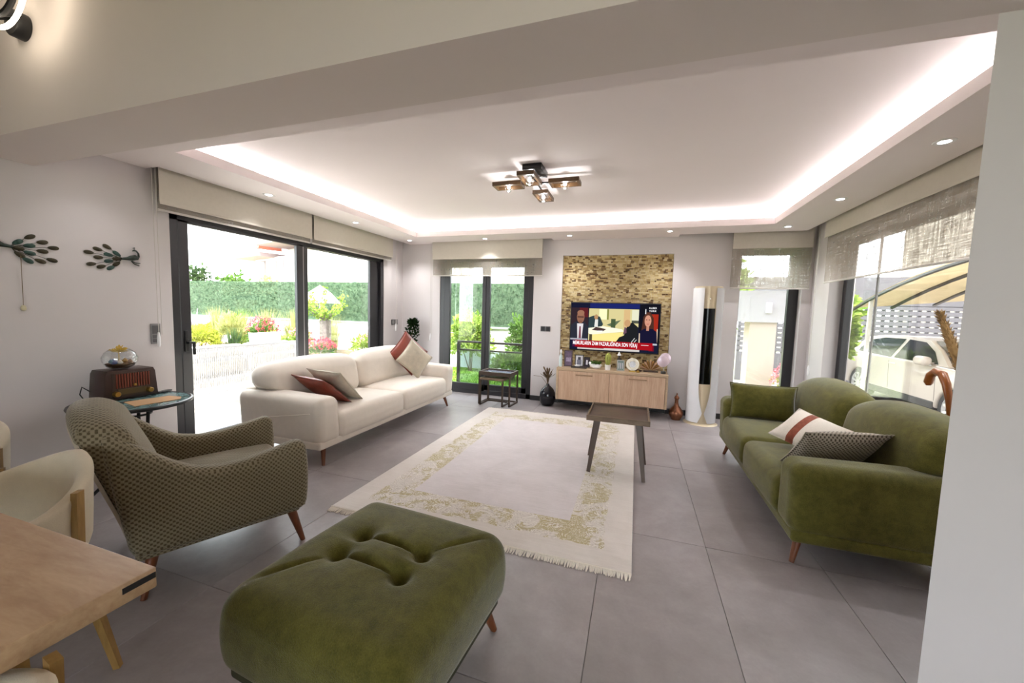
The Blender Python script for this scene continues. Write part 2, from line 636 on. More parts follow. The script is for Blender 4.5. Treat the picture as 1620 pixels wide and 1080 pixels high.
# ------------------------------------------------------------------ stone mosaic in the niche
def stone_material():
    k = MT('stone_mosaic')
    a = k.n('Attribute')
    a.attribute_name = 'tone'
    v = k.noise(k.obj(), 70, 3)
    f = k.math('ADD', k.math('MULTIPLY', a.outputs['Fac'], 0.9), k.math('MULTIPLY', k.math('SUBTRACT', v, 0.5), 0.35))
    c = k.ramp(f, [(0.0, srgb(92, 68, 46)), (0.10, srgb(132, 104, 68)), (0.3, srgb(170, 144, 98)), (0.6, srgb(196, 174, 126)), (0.85, srgb(214, 198, 158)), (1.0, srgb(182, 166, 138))])
    return k.pbr(c, 0.75, 0, k.bump(v, 0.4, 0.004), spec=0.3)
M['stone'] = stone_material()
rnd = random.Random(3)
verts, faces, tones = [], [], []
z = 0.0
while z < NI[3] - 0.004:
    h = min(rnd.choice((0.017, 0.020, 0.024)), NI[3] - z)
    x = NI[0] - rnd.random() * 0.05
    while x < NI[1]:
        w = rnd.uniform(0.022, 0.07)
        xa, xb = max(x, NI[0]) + 0.001, min(x + w, NI[1]) - 0.001
        if xb - xa > 0.004:
            d = rnd.uniform(0.012, 0.022)
            y0, y1 = YB + 0.062, YB + 0.058 - d
            b = len(verts)
            verts += [(xa, y1, z + 0.001), (xb, y1, z + 0.001), (xb, y1, z + h - 0.001), (xa, y1, z + h - 0.001),
                      (xa, y0, z + 0.001), (xb, y0, z + 0.001), (xb, y0, z + h - 0.001), (xa, y0, z + h - 0.001)]
            faces += [(b, b + 1, b + 2, b + 3), (b + 4, b, b + 3, b + 7), (b + 1, b + 5, b + 6, b + 2), (b + 3, b + 2, b + 6, b + 7), (b + 4, b + 5, b + 1, b)]
            t = rnd.random() ** 0.8
            if rnd.random() < 0.06:
                t = 0.02
            tones += [t] * 8
        x += w
    z += h
me = bpy.data.meshes.new('stone_mosaic')
me.from_pydata(verts, [], faces)
at = me.attributes.new('tone', 'FLOAT', 'POINT')
at.data.foreach_set('value', tones)
me.materials.append(M['stone'])
mosaic = link(bpy.data.objects.new('stone_mosaic', me))
mosaic.parent = wall_back
mosaic['kind'] = 'stuff'
mosaic['label'] = 'tawny split-stone mosaic lining the niche'

# ------------------------------------------------------------------ windows
def win_root(name, label):
    o = link(bpy.data.objects.new(name, None))
    o['kind'] = 'structure'
    o['label'] = label
    return o

w1 = win_root('window_1', 'wide sliding garden window in the wall behind the white sofa')
fx0, fx1 = XL - 0.09, XL - 0.005
def yz(name, x0, x1, boxes, mat, par, bev=0.004):
    bm = NB()
    for (y0, y1, z0, z1) in boxes:
        a_box(bm, (x0, y0, z0), (x1, y1, z1), bev, 1)
    return mesh_obj(name, bm, mat, par)
yz('frame', fx0, fx1, [(W1[0], W1[0] + 0.07, 0, 2.135), (W1[1] - 0.07, W1[1], 0, 2.135), (W1[0], W1[1], 2.085, 2.14), (W1[0], W1[1], 0, 0.05)], M['frame'], w1)
sash = yz('sash', fx0 + 0.045, fx1 + 0.004, [(W1[0] + 0.06, 2.415, 0.04, 2.10), (3.57, 3.66, 0.04, 2.10), (W1[0] + 0.06, 3.66, 2.075, 2.10), (W1[0] + 0.06, 3.66, 0.04, 0.13)], M['frame'], w1)
yz('pane', fx0 + 0.062, fx0 + 0.07, [(2.41, 3.58, 0.12, 2.08)], M['glass'], sash, 0)
bm = NB()
a_box(bm, (fx1 - 0.005, 2.35, 0.93), (fx1 + 0.016, 2.385, 1.12), 0.006)
a_box(bm, (fx1 + 0.01, 2.36, 1.0), (fx1 + 0.05, 2.40, 1.02), 0.004)
a_box(bm, (fx1 + 0.035, 2.395, 0.90), (fx1 + 0.055, 2.415, 1.02), 0.006)
mesh_obj('handle', bm, M['black'], sash)
sash2 = yz('sash', fx0, fx0 + 0.045, [(3.67, 3.77, 0.04, 2.10), (4.935, W1[1] - 0.06, 0.04, 2.10), (3.67, W1[1] - 0.06, 2.08, 2.10), (3.67, W1[1] - 0.06, 0.04, 0.13)], M['frame'], w1)
yz('pane', fx0 + 0.015, fx0 + 0.023, [(3.76, 4.95, 0.12, 2.085)], M['glass'], sash2, 0)
yz('gasket', fx1 - 0.012, fx1 - 0.004, [(3.655, 3.675, 0.06, 2.085)], M['frame_grey'], w1, 0)

def xz(name, y0, y1, boxes, mat, par, bev=0.004):
    bm = NB()
    for (x0, x1, z0, z1) in boxes:
        a_box(bm, (x0, y0, z0), (x1, y1, z1), bev, 1)
    return mesh_obj(name, bm, mat, par)
w2 = win_root('window_2', 'black framed double glazed door to the lawn')
gy0, gy1 = YB + 0.01, YB + 0.08
xz('frame', gy0, gy1, [(W2[0], W2[0] + 0.09, 0, 2.18), (W2[1] - 0.08, W2[1], 0, 2.18), (W2[0], W2[1], 2.12, 2.18), (W2[0], W2[1], 0, 0.08)], M['frame'], w2)
sa = xz('sash', gy0 - 0.006, gy1 - 0.02, [(W2[0] + 0.08, -2.95, 0.06, 2.13), (-2.375, -2.31, 0.06, 2.13), (W2[0] + 0.08, -2.31, 2.06, 2.13), (W2[0] + 0.08, -2.31, 0.06, 0.17)], M['frame'], w2)
xz('pane', gy0 + 0.03, gy0 + 0.038, [(-2.96, -2.37, 0.16, 2.07)], M['glass'], sa, 0)
sb = xz('sash', gy0 + 0.004, gy1 - 0.01, [(-2.315, -2.245, 0.06, 2.13), (-1.685, W2[1] - 0.07, 0.06, 2.13), (-2.315, W2[1] - 0.07, 2.06, 2.13), (-2.315, W2[1] - 0.07, 0.06, 0.17)], M['frame'], w2)
xz('pane', gy0 + 0.04, gy0 + 0.048, [(-2.25, -1.68, 0.16, 2.07)], M['glass'], sb, 0)

w3 = win_root('window_3', 'narrow black framed window beside the air conditioner')
hy0, hy1 = YB + 0.10, YB + 0.17
xz('frame', hy0, hy1, [(W3[0], W3[0] + 0.025, W3[2], W3[3]), (1.845, W3[1], W3[2], W3[3]), (W3[0], W3[1], 2.20, W3[3]), (W3[0], W3[1], W3[2], W3[2] + 0.04)], M['frame'], w3)
xz('pane', hy0 + 0.03, hy0 + 0.038, [(W3[0] + 0.02, 1.85, W3[2] + 0.03, 2.21)], M['glass'], w3, 0)
box_obj('sill', (W3[0] - 0.02, YB - 0.03, W3[2] - 0.03), (W3[1], YB + 0.11, W3[2] + 0.002), M['white'], w3, 0.004)

w4 = win_root('window_4', 'wide black framed window looking onto the car')
ix0, ix1 = XR + 0.13, XR + 0.20
yz('frame', ix0, ix1, [(W4[1] - 0.075, W4[1], W4[2], W4[3]), (W4[0], W4[0] + 0.08, W4[2], W4[3]), (W4[0], W4[1], 2.20, W4[3]), (W4[0], W4[1], W4[2], W4[2] + 0.06)], M['frame'], w4)
yz('mullion', ix0 + 0.025, ix0 + 0.045, [(4.683, 4.697, W4[2] + 0.05, 2.21), (2.62, 2.70, W4[2] + 0.05, 2.21)], M['frame_grey'], w4)
for (a, b) in ((4.697, 5.20), (2.695, 4.683), (1.77, 2.625)):
    yz('pane', ix0 + 0.03, ix0 + 0.038, [(a, b, W4[2] + 0.05, 2.21)], M['glass'], w4, 0)
box_obj('sill', (XR - 0.02, W4[0], W4[2] - 0.03), (XR + 0.14, W4[1], W4[2]), M['white'], w4, 0.004)

w5 = win_root('window_5', 'window of the dining end')
xz('frame', YF - 0.12, YF - 0.05, [(RW[0], RW[0] + 0.07, RW[2], RW[3]), (RW[1] - 0.07, RW[1], RW[2], RW[3]), (RW[0], RW[1], RW[3] - 0.07, RW[3]), (RW[0], RW[1], RW[2], RW[2] + 0.07), (1.41, 1.49, RW[2], RW[3])], M['frame'], w5)
xz('pane', YF - 0.09, YF - 0.082, [(RW[0] + 0.06, 1.42, RW[2] + 0.06, RW[3] - 0.06), (1.48, RW[1] - 0.06, RW[2] + 0.06, RW[3] - 0.06)], M['glass'], w5, 0)

# ------------------------------------------------------------------ roller blinds
def linen(name, opacity, c0, c1, trans=0.5):
    k = MT(name)
    p = k.obj()
    a = k.noise(k.mapv(p, (70, 70, 6)), 1.0, 3, 0.7)
    b = k.noise(k.mapv(p, (6, 6, 110)), 1.0, 3, 0.7)
    f = k.math('ADD', k.math('MULTIPLY', a, 0.5), k.math('MULTIPLY', b, 0.5))
    col = k.ramp(f, [(0.38, c0), (0.62, c1)])
    d = k.n('BsdfDiffuse')
    k.set(d, 'Color', col)
    t = k.n('BsdfTranslucent')
    k.set(t, 'Color', col)
    m1 = k.n('MixShader')
    m1.inputs[0].default_value = trans
    k.t.links.new(d.outputs[0], m1.inputs[1])
    k.t.links.new(t.outputs[0], m1.inputs[2])
    tr = k.n('BsdfTransparent')
    m2 = k.n('MixShader')
    op = k.math('ADD', k.math('MULTIPLY', k.math('SUBTRACT', 0.5, f), 2.2), opacity)
    cl = k.n('Clamp')
    k.t.links.new(op, cl.inputs[0])
    k.t.links.new(cl.outputs[0], m2.inputs[0])
    k.t.links.new(tr.outputs[0], m2.inputs[1])
    k.t.links.new(m1.outputs[0], m2.inputs[2])
    k.t.links.new(m2.outputs[0], k.out.inputs[0])
    return k.m
M['sheer'] = linen('linen_sheer', 0.52, srgb(150, 138, 128), srgb(226, 220, 212))
M['blind'] = plain('blind_fabric', srgb(206, 199, 188), 0.9, var=0.02, scale=30, bump=0.1, bscale=300, spec=0.1)
M['bar'] = plain('blind_bar', srgb(196, 190, 184), 0.5)

def blind(label, axis, c, a, b, ztop, zop, zsh, face, chain_at=None, chain_z=1.0):
    """axis 'x': hangs in the plane x=c from y=a..b; axis 'y': plane y=c from x=a..b. face: direction into the room"""
    t = thing('roller_blind', label, 'blind', group='roller blinds at the windows')
    def bx(name, d0, d1, z0, z1, mat, a_=a, b_=b, bev=0.0):
        lo_d, hi_d = sorted((c + d0 * face, c + d1 * face))
        if axis == 'x':
            return box_obj(name, (lo_d, a_, z0), (hi_d, b_, z1), mat, t, bev)
        return box_obj(name, (a_, lo_d, z0), (b_, hi_d, z1), mat, t, bev)
    bx('upper_fabric', 0.028, 0.030, zop, ztop, M['blind'])
    bx('upper_bar', 0.026, 0.034, zop - 0.012, zop + 0.006, M['blind'], bev=0.003)
    bx('sheer_fabric', 0.0, 0.001, zsh, ztop, M['sheer'])
    bx('lower_bar', -0.005, 0.006, zsh - 0.014, zsh + 0.004, M['bar'], bev=0.003)
    if chain_at is not None:
        bm = NB()
        for s in (0.012, -0.012):
            p0 = (c + 0.02 * face, chain_at + s, ztop) if axis == 'x' else (chain_at + s, c + 0.02 * face, ztop)
            p1 = (c + 0.02 * face, chain_at + s, chain_z + 0.1) if axis == 'x' else (chain_at + s, c + 0.02 * face, chain_z + 0.1)
            a_cyl(bm, p0, p1, 0.0022, n=5)
        mesh_obj('pull_chain', bm, M['bar'], t)
        bm = NB()
        a_lathe(bm, [(0, 0), (0.008, 0.0), (0.012, 0.02), (0.012, 0.08), (0.006, 0.12), (0, 0.12)], 8, (p1[0], p1[1], chain_z))
        mesh_obj('chain_weight', bm, M['white'], t, smooth=True)
    return t
blind('cream roller blind over the sliding pane with the handle', 'x', -3.79, 2.15, 3.70, 2.60, 2.185, 2.135, 1, 2.12, 1.0)
blind('cream roller blind over the fixed garden pane near the corner plant', 'x', -3.79, 3.73, 5.31, 2.60, 2.185, 2.135, 1, 5.42, 1.0)
blind('linen roller blind hanging over the glazed lawn door', 'y', 5.64, -3.22, -1.38, 2.60, 2.19, 1.925, -1, -3.24, 0.85)
blind('linen roller blind half covering the narrow window', 'y', 5.64, 1.13, 2.0, 2.60, 2.265, 1.76, -1)
blind('linen roller blind half covering the wide car window', 'x', 1.98, 1.75, 5.20, 2.60, 2.30, 1.80, -1, 5.36, 0.72)

# ------------------------------------------------------------------ upholstery materials
def fabric(name, c, var=0.10, scale=18.0, bump=0.35, bscale=420.0, sheen=0.4, rough=0.9, big=2.5, bigvar=0.10):
    k = MT(name)
    a = k.noise(k.obj(), bscale, 2, 0.6)
    b = k.noise(k.obj(), scale, 4, 0.65)
    d = k.noise(k.obj(), big, 3, 0.6)
    f = k.math('ADD', k.math('MULTIPLY', a, 0.35), k.math('ADD', k.math('MULTIPLY', b, 0.35), k.math('MULTIPLY', d, 0.3)))
    lo = tuple(x * (1 - var - bigvar) for x in c[:3]) + (1,)
    hi = tuple(min(1, x * (1 + var + bigvar)) for x in c[:3]) + (1,)
    col = k.ramp(f, [(0.36, lo), (0.64, hi)])
    return k.pbr(col, rough, 0, k.bump(a, bump, 0.003), spec=0.15, sheen=sheen)

M['cream'] = fabric('cream_boucle', srgb(226, 217, 206), 0.03, bigvar=0.02, bump=0.25)
M['green'] = fabric('green_velvet', srgb(88, 84, 37), 0.20, scale=26, bigvar=0.20, big=8, sheen=0.38, bump=0.6, bscale=260)
M['rust'] = plain('rust_leather', srgb(122, 52, 36), 0.38, var=0.18, scale=9, bump=0.25, bscale=120)
M['beige'] = fabric('beige_linen', srgb(188, 178, 160), 0.10, bscale=600)
M['leg'] = wood('walnut_leg', srgb(84, 44, 24), srgb(124, 70, 40), (6, 6, 1.2), 0.35)
M['oak'] = wood('oak_leg', srgb(132, 100, 50), srgb(168, 132, 76), (5, 5, 0.8), 0.45)

def weave(name, c0, c1, step=0.0145):
    """small woven lozenge pattern, projected on the two larger axes of each face"""
    k = MT(name)
    p = k.obj()
    x, y, z = k.sep(p)
    g = k.n('TexCoord')
    nx, ny, nz = k.sep(g.outputs['Normal'])
    ax = k.math('ABSOLUTE', nx)
    ay = k.math('ABSOLUTE', ny)
    az = k.math('ABSOLUTE', nz)
    wx = k.math('GREATER_THAN', ax, k.math('MAXIMUM', ay, az))
    wy = k.math('MULTIPLY', k.math('GREATER_THAN', ay, az), k.math('SUBTRACT', 1.0, wx))
    wz = k.math('SUBTRACT', 1.0, k.math('ADD', wx, wy))
    u = k.math('ADD', k.math('MULTIPLY', wx, y), k.math('MULTIPLY', k.math('ADD', wy, wz), x))
    v = k.math('ADD', k.math('MULTIPLY', k.math('ADD', wx, wy), z), k.math('MULTIPLY', wz, y))
    w = math.pi / step
    s1 = k.math('SINE', k.math('MULTIPLY', u, w))
    s2 = k.math('SINE', k.math('MULTIPLY', v, w))
    pr = k.math('MULTIPLY', s1, s2)
    nz_ = k.noise(p, 300, 2)
    f = k.math('ADD', k.math('ADD', k.math('MULTIPLY', pr, 0.5), 0.5), k.math('MULTIPLY', k.math('SUBTRACT', nz_, 0.5), 0.5))
    col = k.ramp(f, [(0.24, c0), (0.56, c1)])
    return k.pbr(col, 0.9, 0, k.bump(f, 0.5, 0.003), spec=0.15, sheen=0.3)
M['weave'] = weave('olive_weave', srgb(84, 74, 54), srgb(134, 124, 102), 0.0115)
M['grey_weave'] = weave('grey_weave', srgb(84, 76, 66), srgb(178, 168, 154), 0.011)
M['taupe'] = fabric('chair_back_cloth', srgb(196, 186, 170), 0.04, bigvar=0.03)

def a_leg(bm, top, foot, r0, r1, n=12):
    a_cyl(bm, top, foot, r0, r1, n)

def make_sofa(name, label, L, loc, rz, mat, leg_mat, group=None, D=0.95, hump=0.07, back_in=0.0, htop=0.86, backw=None):
    t = thing(name, label, 'sofa', loc, rz, group)
    hd = D / 2
    zb = 0.155
    bm = NB()
    a_soft(bm, (L - 0.02, D - 0.03, 0.07), 0.02, 8, centre=(0, 0.005, zb + 0.035))
    mesh_obj('base', bm, mat, t, smooth=True)
    AW = 0.24
    for s in (-1, 1):
        bm = NB()
        def warp(p, s=s):
            z = (p.z + 0.21) / 0.42
            q = p.copy()
            q.x += s * 0.018 * math.sin(min(1, max(0, z)) * math.pi * 0.5) - s * 0.0
            fr = max(0.0, -p.y / hd)
            q.z += -0.012 * fr if z > 0.5 else 0
            # the front of the arm is fuller near the top than at the seat base
            q.x += -s * 0.02 * (1 - z) * (1 if (p.x * s) < 0 else 0)
            q.y += 0.012 * (1 - z) * fr
            return q
        a_soft(bm, (AW, D, 0.42), 0.07, 8, warp, centre=(s * (L / 2 - AW / 2 - 0.012), 0, 0.185 + 0.21))
        arm = mesh_obj('arm', bm, mat, t, smooth='all')
        if mat is not M['cream']:
            continue
        bm = NB()
        xo = s * (L / 2 + 0.0045)
        for yy in (0.10, 0.155):
            a_tube(bm, [(xo - s * 0.004, yy, 0.215), (xo + s * 0.001, yy, 0.30), (xo + s * 0.004, yy + 0.004, 0.40)], 0.005, 5)
        a_tube(bm, [(xo + s * 0.004, 0.10, 0.395), (xo + s * 0.006, -0.12, 0.43), (xo + s * 0.0, -0.37, 0.47)], 0.004, 5)
        mesh_obj('stitching', bm, mat, arm, smooth=True)
    SW = (L - 2 * AW + 0.03) / 2
    for i in (-1, 1):
        bm = NB()
        def warp2(p):
            q = p.copy()
            u, v = p.x / (SW / 2), p.y / 0.41
            if p.z > 0:
                q.z += 0.028 * (1 - u * u) * (1 - v * v * 0.6) - 0.02 * max(0, v) ** 2
            q.y -= 0.02 * (1 - u * u) * (1 if p.y < -0.3 else 0) * (1 - abs(p.z) / 0.14)
            return q
        a_soft(bm, (SW, 0.82, 0.245), 0.065, 10, warp2, centre=(i * SW / 2, -hd + 0.41 - 0.005, 0.20 + 0.115))
        mesh_obj('seat_cushion', bm, mat, t, smooth='all')
    box = NB()
    a_soft(box, (L - 0.10, 0.16, 0.44), 0.05, 6, centre=(0, hd - 0.09, 0.185 + 0.22))
    mesh_obj('back_frame', box, mat, t, smooth='all')
    BW = (backw or (L - 0.06)) / 2
    zlo, zhi = 0.40, htop
    for i in (-1, 1):
        bm = NB()
        hz = (zhi - zlo) / 2
        def warp3(p, i=i):
            q = p.copy()
            u = p.x / (BW / 2)
            w = (p.z + hz) / (2 * hz)
            q.z -= hump * abs(u) ** 2.6 * max(0, w) ** 1.5
            q.y += 0.07 * w - 0.02
            q.y -= 0.035 * (1 - u * u) * (1 - (2 * w - 1) ** 2) * (1 if p.y < 0 else 0)
            # where the cushion passes over the arm its underside lifts
            out = (i * p.x) - (BW / 2 - AW + 0.03) - 0.015
            w0 = (0.605 - zlo) / (zhi - zlo)
            if out > 0 and w < w0:
                q.z += (w0 - w) * 2 * hz * min(1, out / 0.08)
            if i * p.x > BW / 2 - 0.14:
                e = min(1, (i * p.x - BW / 2 + 0.14) / 0.14)
                k = max(0.0, 1 - max(0.0, w - w0) / 0.22)
                q.x -= i * 0.06 * e * k * k
                q.z += 0.02 * e * k * k
            return q
        a_soft(bm, (BW - 0.004, 0.27, 2 * hz), 0.12, 22, warp3, centre=(i * BW / 2, hd - 0.235 - back_in, zlo + hz))
        mesh_obj('back_cushion', bm, mat, t, smooth='all')
    for sx in (-1, 1):
        for sy in (-1, 1):
            bm = NB()
            a_leg(bm, (sx * (L / 2 - 0.13), sy * (hd - 0.10), 0.16), (sx * (L / 2 - 0.09), sy * (hd - 0.06), 0.0), 0.024, 0.013)
            mesh_obj('leg', bm, leg_mat, t, smooth=True)
    return t

make_sofa('sofa', 'long cream upholstered sofa with a low back and wooden legs', 2.46, (-2.925, 3.70, 0), math.pi / 2, M['cream'], M['leg'], htop=0.86, hump=0.05)
make_sofa('sofa', 'olive green velvet sofa with humped back cushions', 1.96, (1.325, 3.365, 0), -math.pi / 2, M['green'], M['leg'], htop=0.885, hump=0.11)

# ------------------------------------------------------------------ armchair
def make_armchair(loc, rz):
    t = thing('armchair', 'olive dotted weave armchair with sweeping arms beside the radio table', 'armchair', loc, rz)
    # local: x right, y forward
    tp = [(-0.42, 0.822), (-0.36, 0.785), (-0.27, 0.705), (-0.18, 0.63), (-0.09, 0.572), (0.02, 0.548), (0.14, 0.552), (0.26, 0.575), (0.36, 0.598), (0.42, 0.606)]
    def ztop(y):
        for (y0, z0), (y1, z1) in zip(tp, tp[1:]):
            if y <= y1:
                k = max(0.0, (y - y0) / (y1 - y0))
                return z0 + (z1 - z0) * k
        return tp[-1][1]
    for s in (-1, 1):
        bm = NB()
        def wa(p, s=s):
            w = (p.z + 0.2) / 0.4
            y = max(-0.42, min(0.42, p.y))
            k = ((0.42 - y) / 0.84) ** 1.5
            z = 0.195 + (ztop(y) - 0.195) * w
            yy = p.y + 0.11 * k * (1 - w) + 0.02 * k * w - 0.012 * (1 - k) * (1 - (2 * w - 1) ** 2) * -1
            return Vector((p.x + s * 0.012 * math.sin(math.pi * min(1, max(0, w))), yy, z))
        a_soft(bm, (0.125, 0.84, 0.40), 0.05, 22, wa, centre=(s * 0.325, 0, 0))
        arm = mesh_obj('arm', bm, M['weave'], t, smooth='all')
        bm = NB()
        xo = s * 0.397
        a_tube(bm, [(xo, -0.30, 0.235), (xo, 0.40, 0.235)], 0.003, 5)
        for yy in (0.02, 0.10):
            a_tube(bm, [(xo, yy, 0.24), (xo, yy, 0.345)], 0.003, 5)
        a_tube(bm, [(xo, 0.10, 0.345), (xo, -0.08, 0.35), (xo, -0.22, 0.40)], 0.003, 5)
        mesh_obj('stitching', bm, M['weave'], arm, smooth=True)
    bm = NB()
    def wb(p):
        q = p.copy()
        w = (p.z + 0.33) / 0.66
        u = p.x / 0.36
        q.z -= 0.085 * abs(u) ** 2.4 * max(0, w - 0.3) * 1.4
        q.y -= 0.165 * w - 0.02
        q.y -= 0.05 * (1 - u * u) * w
        q.y += 0.05 * (1 - u * u) * (1 if p.y > 0 else 0.1) * math.sin(math.pi * min(1, max(0, w)))
        q.x *= 1.0 + 0.02 * w
        return q
    a_soft(bm, (0.72, 0.17, 0.68), 0.075, 12, wb, centre=(0, -0.235, 0.205 + 0.345))
    mesh_obj('backrest', bm, M['weave'], t, smooth='all')
    bm = NB()
    def bp(u, v):
        q = wb(Vector((0.335 * (2 * u - 1), -0.085, -0.335 + 0.60 * v)))
        return q + Vector((0, -0.235 - 0.004, 0.55))
    a_grid(bm, bp, 14, 14)
    bmesh.ops.recalc_face_normals(bm, faces=list(bm.faces))
    bmesh.ops.solidify(bm, geom=list(bm.faces), thickness=0.012)
    mesh_obj('back_panel', bm, M['taupe'], t, smooth=True, label='plain pale cloth on the outside of the back')
    bm = NB()
    def ws(p):
        q = p.copy()
        u, v = p.x / 0.27, p.y / 0.32
        if p.z > 0:
            q.z += 0.03 * (1 - u * u) * (1 - v * v)
        return q
    a_soft(bm, (0.545, 0.64, 0.19), 0.06, 8, ws, centre=(0, 0.085, 0.34))
    mesh_obj('seat_cushion', bm, M['weave'], t, smooth='all')
    bm = NB()
    a_box(bm, (-0.37, -0.30, 0.19), (0.37, 0.385, 0.26), 0.015)
    mesh_obj('base', bm, M['weave'], t)
    for sx in (-1, 1):
        for (y0, y1) in ((0.345, 0.40), (-0.24, -0.28)):
            bm = NB()
            a_leg(bm, (sx * 0.33, y0, 0.20), (sx * 0.355, y1, 0.0), 0.026, 0.013)
            mesh_obj('leg', bm, M['leg'], t, smooth=True)
    return t
CH_RZ = -math.atan2(0.43, 0.90)
make_armchair((-2.30, 1.475, 0), CH_RZ)

# ------------------------------------------------------------------ ottoman
def make_ottoman(loc, rz):
    t = thing('ottoman', 'square olive green velvet ottoman with a button-tufted top', 'ottoman', loc, rz)
    S, hz = 0.375, 0.15
    tx, ty = 0.142, 0.064
    pts = [(-tx, ty), (tx, ty), (-tx, -ty), (tx, -ty)]
    segs = [((-tx, ty), (tx, ty)), ((-tx, -ty), (tx, -ty))]
    cor = [((tx, ty), (0.33, 0.31)), ((-tx, -ty), (-0.33, -0.31)), ((-tx, ty), (-0.20, 0.16)), ((tx, -ty), (0.20, -0.16)), ((-tx, ty), (-tx, -ty)), ((tx, ty), (tx, -ty))]
    def dseg(p, a, b):
        ax, ay = a
        bx, by = b
        dx, dy = bx - ax, by - ay
        k = max(0, min(1, ((p.x - ax) * dx + (p.y - ay) * dy) / (dx * dx + dy * dy)))
        return math.hypot(p.x - ax - k * dx, p.y - ay - k * dy), k
    def warp(p):
        q = p.copy()
        u, v = p.x / S, p.y / S
        w = (p.z + hz) / (2 * hz)
        k = 1 + 0.05 * math.sin(math.pi * min(1, max(0, w)))
        q.x *= k
        q.y *= k
        if p.z > hz - 0.09:
            top = min(1, (p.z - hz + 0.09) / 0.06)
            q.z += 0.035 * (1 - u * u) * (1 - v * v) * top
            d = 0.0
            for a in pts:
                r = math.hypot(p.x - a[0], p.y - a[1])
                d = max(d, 0.055 * math.exp(-(r / 0.030) ** 2) + 0.022 * math.exp(-(r / 0.085) ** 2))
            for a, b in segs:
                r, kk = dseg(p, a, b)
                d = max(d, 0.026 * math.exp(-(r / 0.013) ** 2) + 0.008 * math.exp(-(r / 0.05) ** 2))
            for a, b in cor:
                r, kk = dseg(p, a, b)
                d = max(d, (0.022 * math.exp(-(r / 0.012) ** 2)) * (1 - 0.75 * kk))
            q.z -= d * top
        return q
    bm = NB()
    a_soft(bm, (2 * S - 0.02, 2 * S - 0.03, 2 * hz), 0.075, 64, warp, centre=(0, 0, 0.14 + hz))
    mesh_obj('upholstery', bm, M['green'], t, smooth='all')
    box_obj('plinth', (-S + 0.03, -S + 0.035, 0.115), (S - 0.03, S - 0.035, 0.165), plain('plinth_cloth', srgb(52, 50, 26), 0.9), t, 0.012)
    for sx in (-1, 1):
        for sy in (-1, 1):
            bm = NB()
            a_leg(bm, (sx * (S - 0.08), sy * (S - 0.08), 0.12), (sx * (S - 0.045), sy * (S - 0.045), 0.0), 0.024, 0.014)
            mesh_obj('leg', bm, M['leg'], t, smooth=True)
    return t
make_ottoman((-0.875, 1.165, 0), math.radians(-4.8))

# ------------------------------------------------------------------ rug
RX0, RX1, RY0, RY1 = -1.925, 0.045, 2.035, 4.955
def rug_material():
    k = MT('ivory_gold_rug')
    p = k.obj()
    x, y, z = k.sep(p)
    hw, hl = (RX1 - RX0) / 2, (RY1 - RY0) / 2
    dx = k.math('SUBTRACT', hw, k.math('ABSOLUTE', x))
    dy = k.math('SUBTRACT', hl, k.math('ABSOLUTE', y))
    d = k.math('MINIMUM', dx, dy)                       # distance from the rim
    wob = k.math('MULTIPLY', k.math('SUBTRACT', k.noise(p, 7, 3), 0.5), 0.10)
    inner = k.math('LESS_THAN', d, 0.395)
    outer = k.math('GREATER_THAN', k.math('ADD', d, wob), 0.165)
    band = k.math('MULTIPLY', inner, outer)
    # scrolling leaves: thin contours of a warped noise
    n1 = k.noise(p, 9.0, 2, 0.5, 2.2)
    line = k.math('PINGPONG', k.math('MULTIPLY', n1, 16.0), 1.0)
    ln = k.ramp(line, [(0.10, (1, 1, 1, 1)), (0.34, (0, 0, 0, 1))])
    blob = k.ramp(k.math('ADD', k.noise(p, 5.5, 3, 0.6, 1.2), k.math('MULTIPLY', k.math('SUBTRACT', line, 0.5), 0.10)), [(0.50, (0, 0, 0, 1)), (0.58, (1, 1, 1, 1))])
    gold = k.math('MULTIPLY', band, k.math('MULTIPLY', blob, 0.85))
    veins = k.math('MULTIPLY', band, k.math('MULTIPLY', ln, 0.75))
    dk = k.math('MULTIPLY', band, k.math('MULTIPLY', k.ramp(line, [(0.72, (0, 0, 0, 1)), (0.92, (1, 1, 1, 1))]), 0.45))
    fld = k.noise(p, 2.2, 5, 0.7, 0.5)
    fine = k.noise(p, 220, 2, 0.6)
    streak = k.noise(k.mapv(p, (5, 60, 5)), 1.0, 4, 0.7)
    ff = k.math('ADD', k.math('MULTIPLY', fld, 0.5), k.math('ADD', k.math('MULTIPLY', fine, 0.2), k.math('MULTIPLY', streak, 0.3)))
    base_in = k.ramp(ff, [(0.35, srgb(196, 188, 189)), (0.65, srgb(222, 214, 216))])
    base_out = k.ramp(ff, [(0.35, srgb(204, 195, 189)), (0.65, srgb(224, 216, 211))])
    base = k.mix(inner, base_in, base_out)
    c = k.mix(gold, base, k.ramp(fine, [(0.3, srgb(160, 144, 94)), (0.7, srgb(196, 182, 136))]))
    c = k.mix(dk, c, srgb(168, 156, 140))
    c = k.mix(veins, c, srgb(236, 230, 218))
    h = k.math('ADD', k.math('MULTIPLY', fine, 0.3), k.math('MULTIPLY', k.math('MULTIPLY', band, ln), 0.7))
    return k.pbr(c, 0.95, 0, k.bump(h, 0.6, 0.006), spec=0.1, sheen=0.3)
M['rug'] = rug_material()
rug = thing('rug', 'ivory rug with a gold floral border and white fringe', 'rug', ((RX0 + RX1) / 2, (RY0 + RY1) / 2, 0))
hw, hl = (RX1 - RX0) / 2, (RY1 - RY0) / 2
box_obj('pile', (-hw, -hl, 0.001), (hw, hl, 0.013), M['rug'], rug, 0.004, 2)
M['fringe'] = fabric('rug_fringe', srgb(224, 216, 206), 0.06)
fr = random.Random(5)
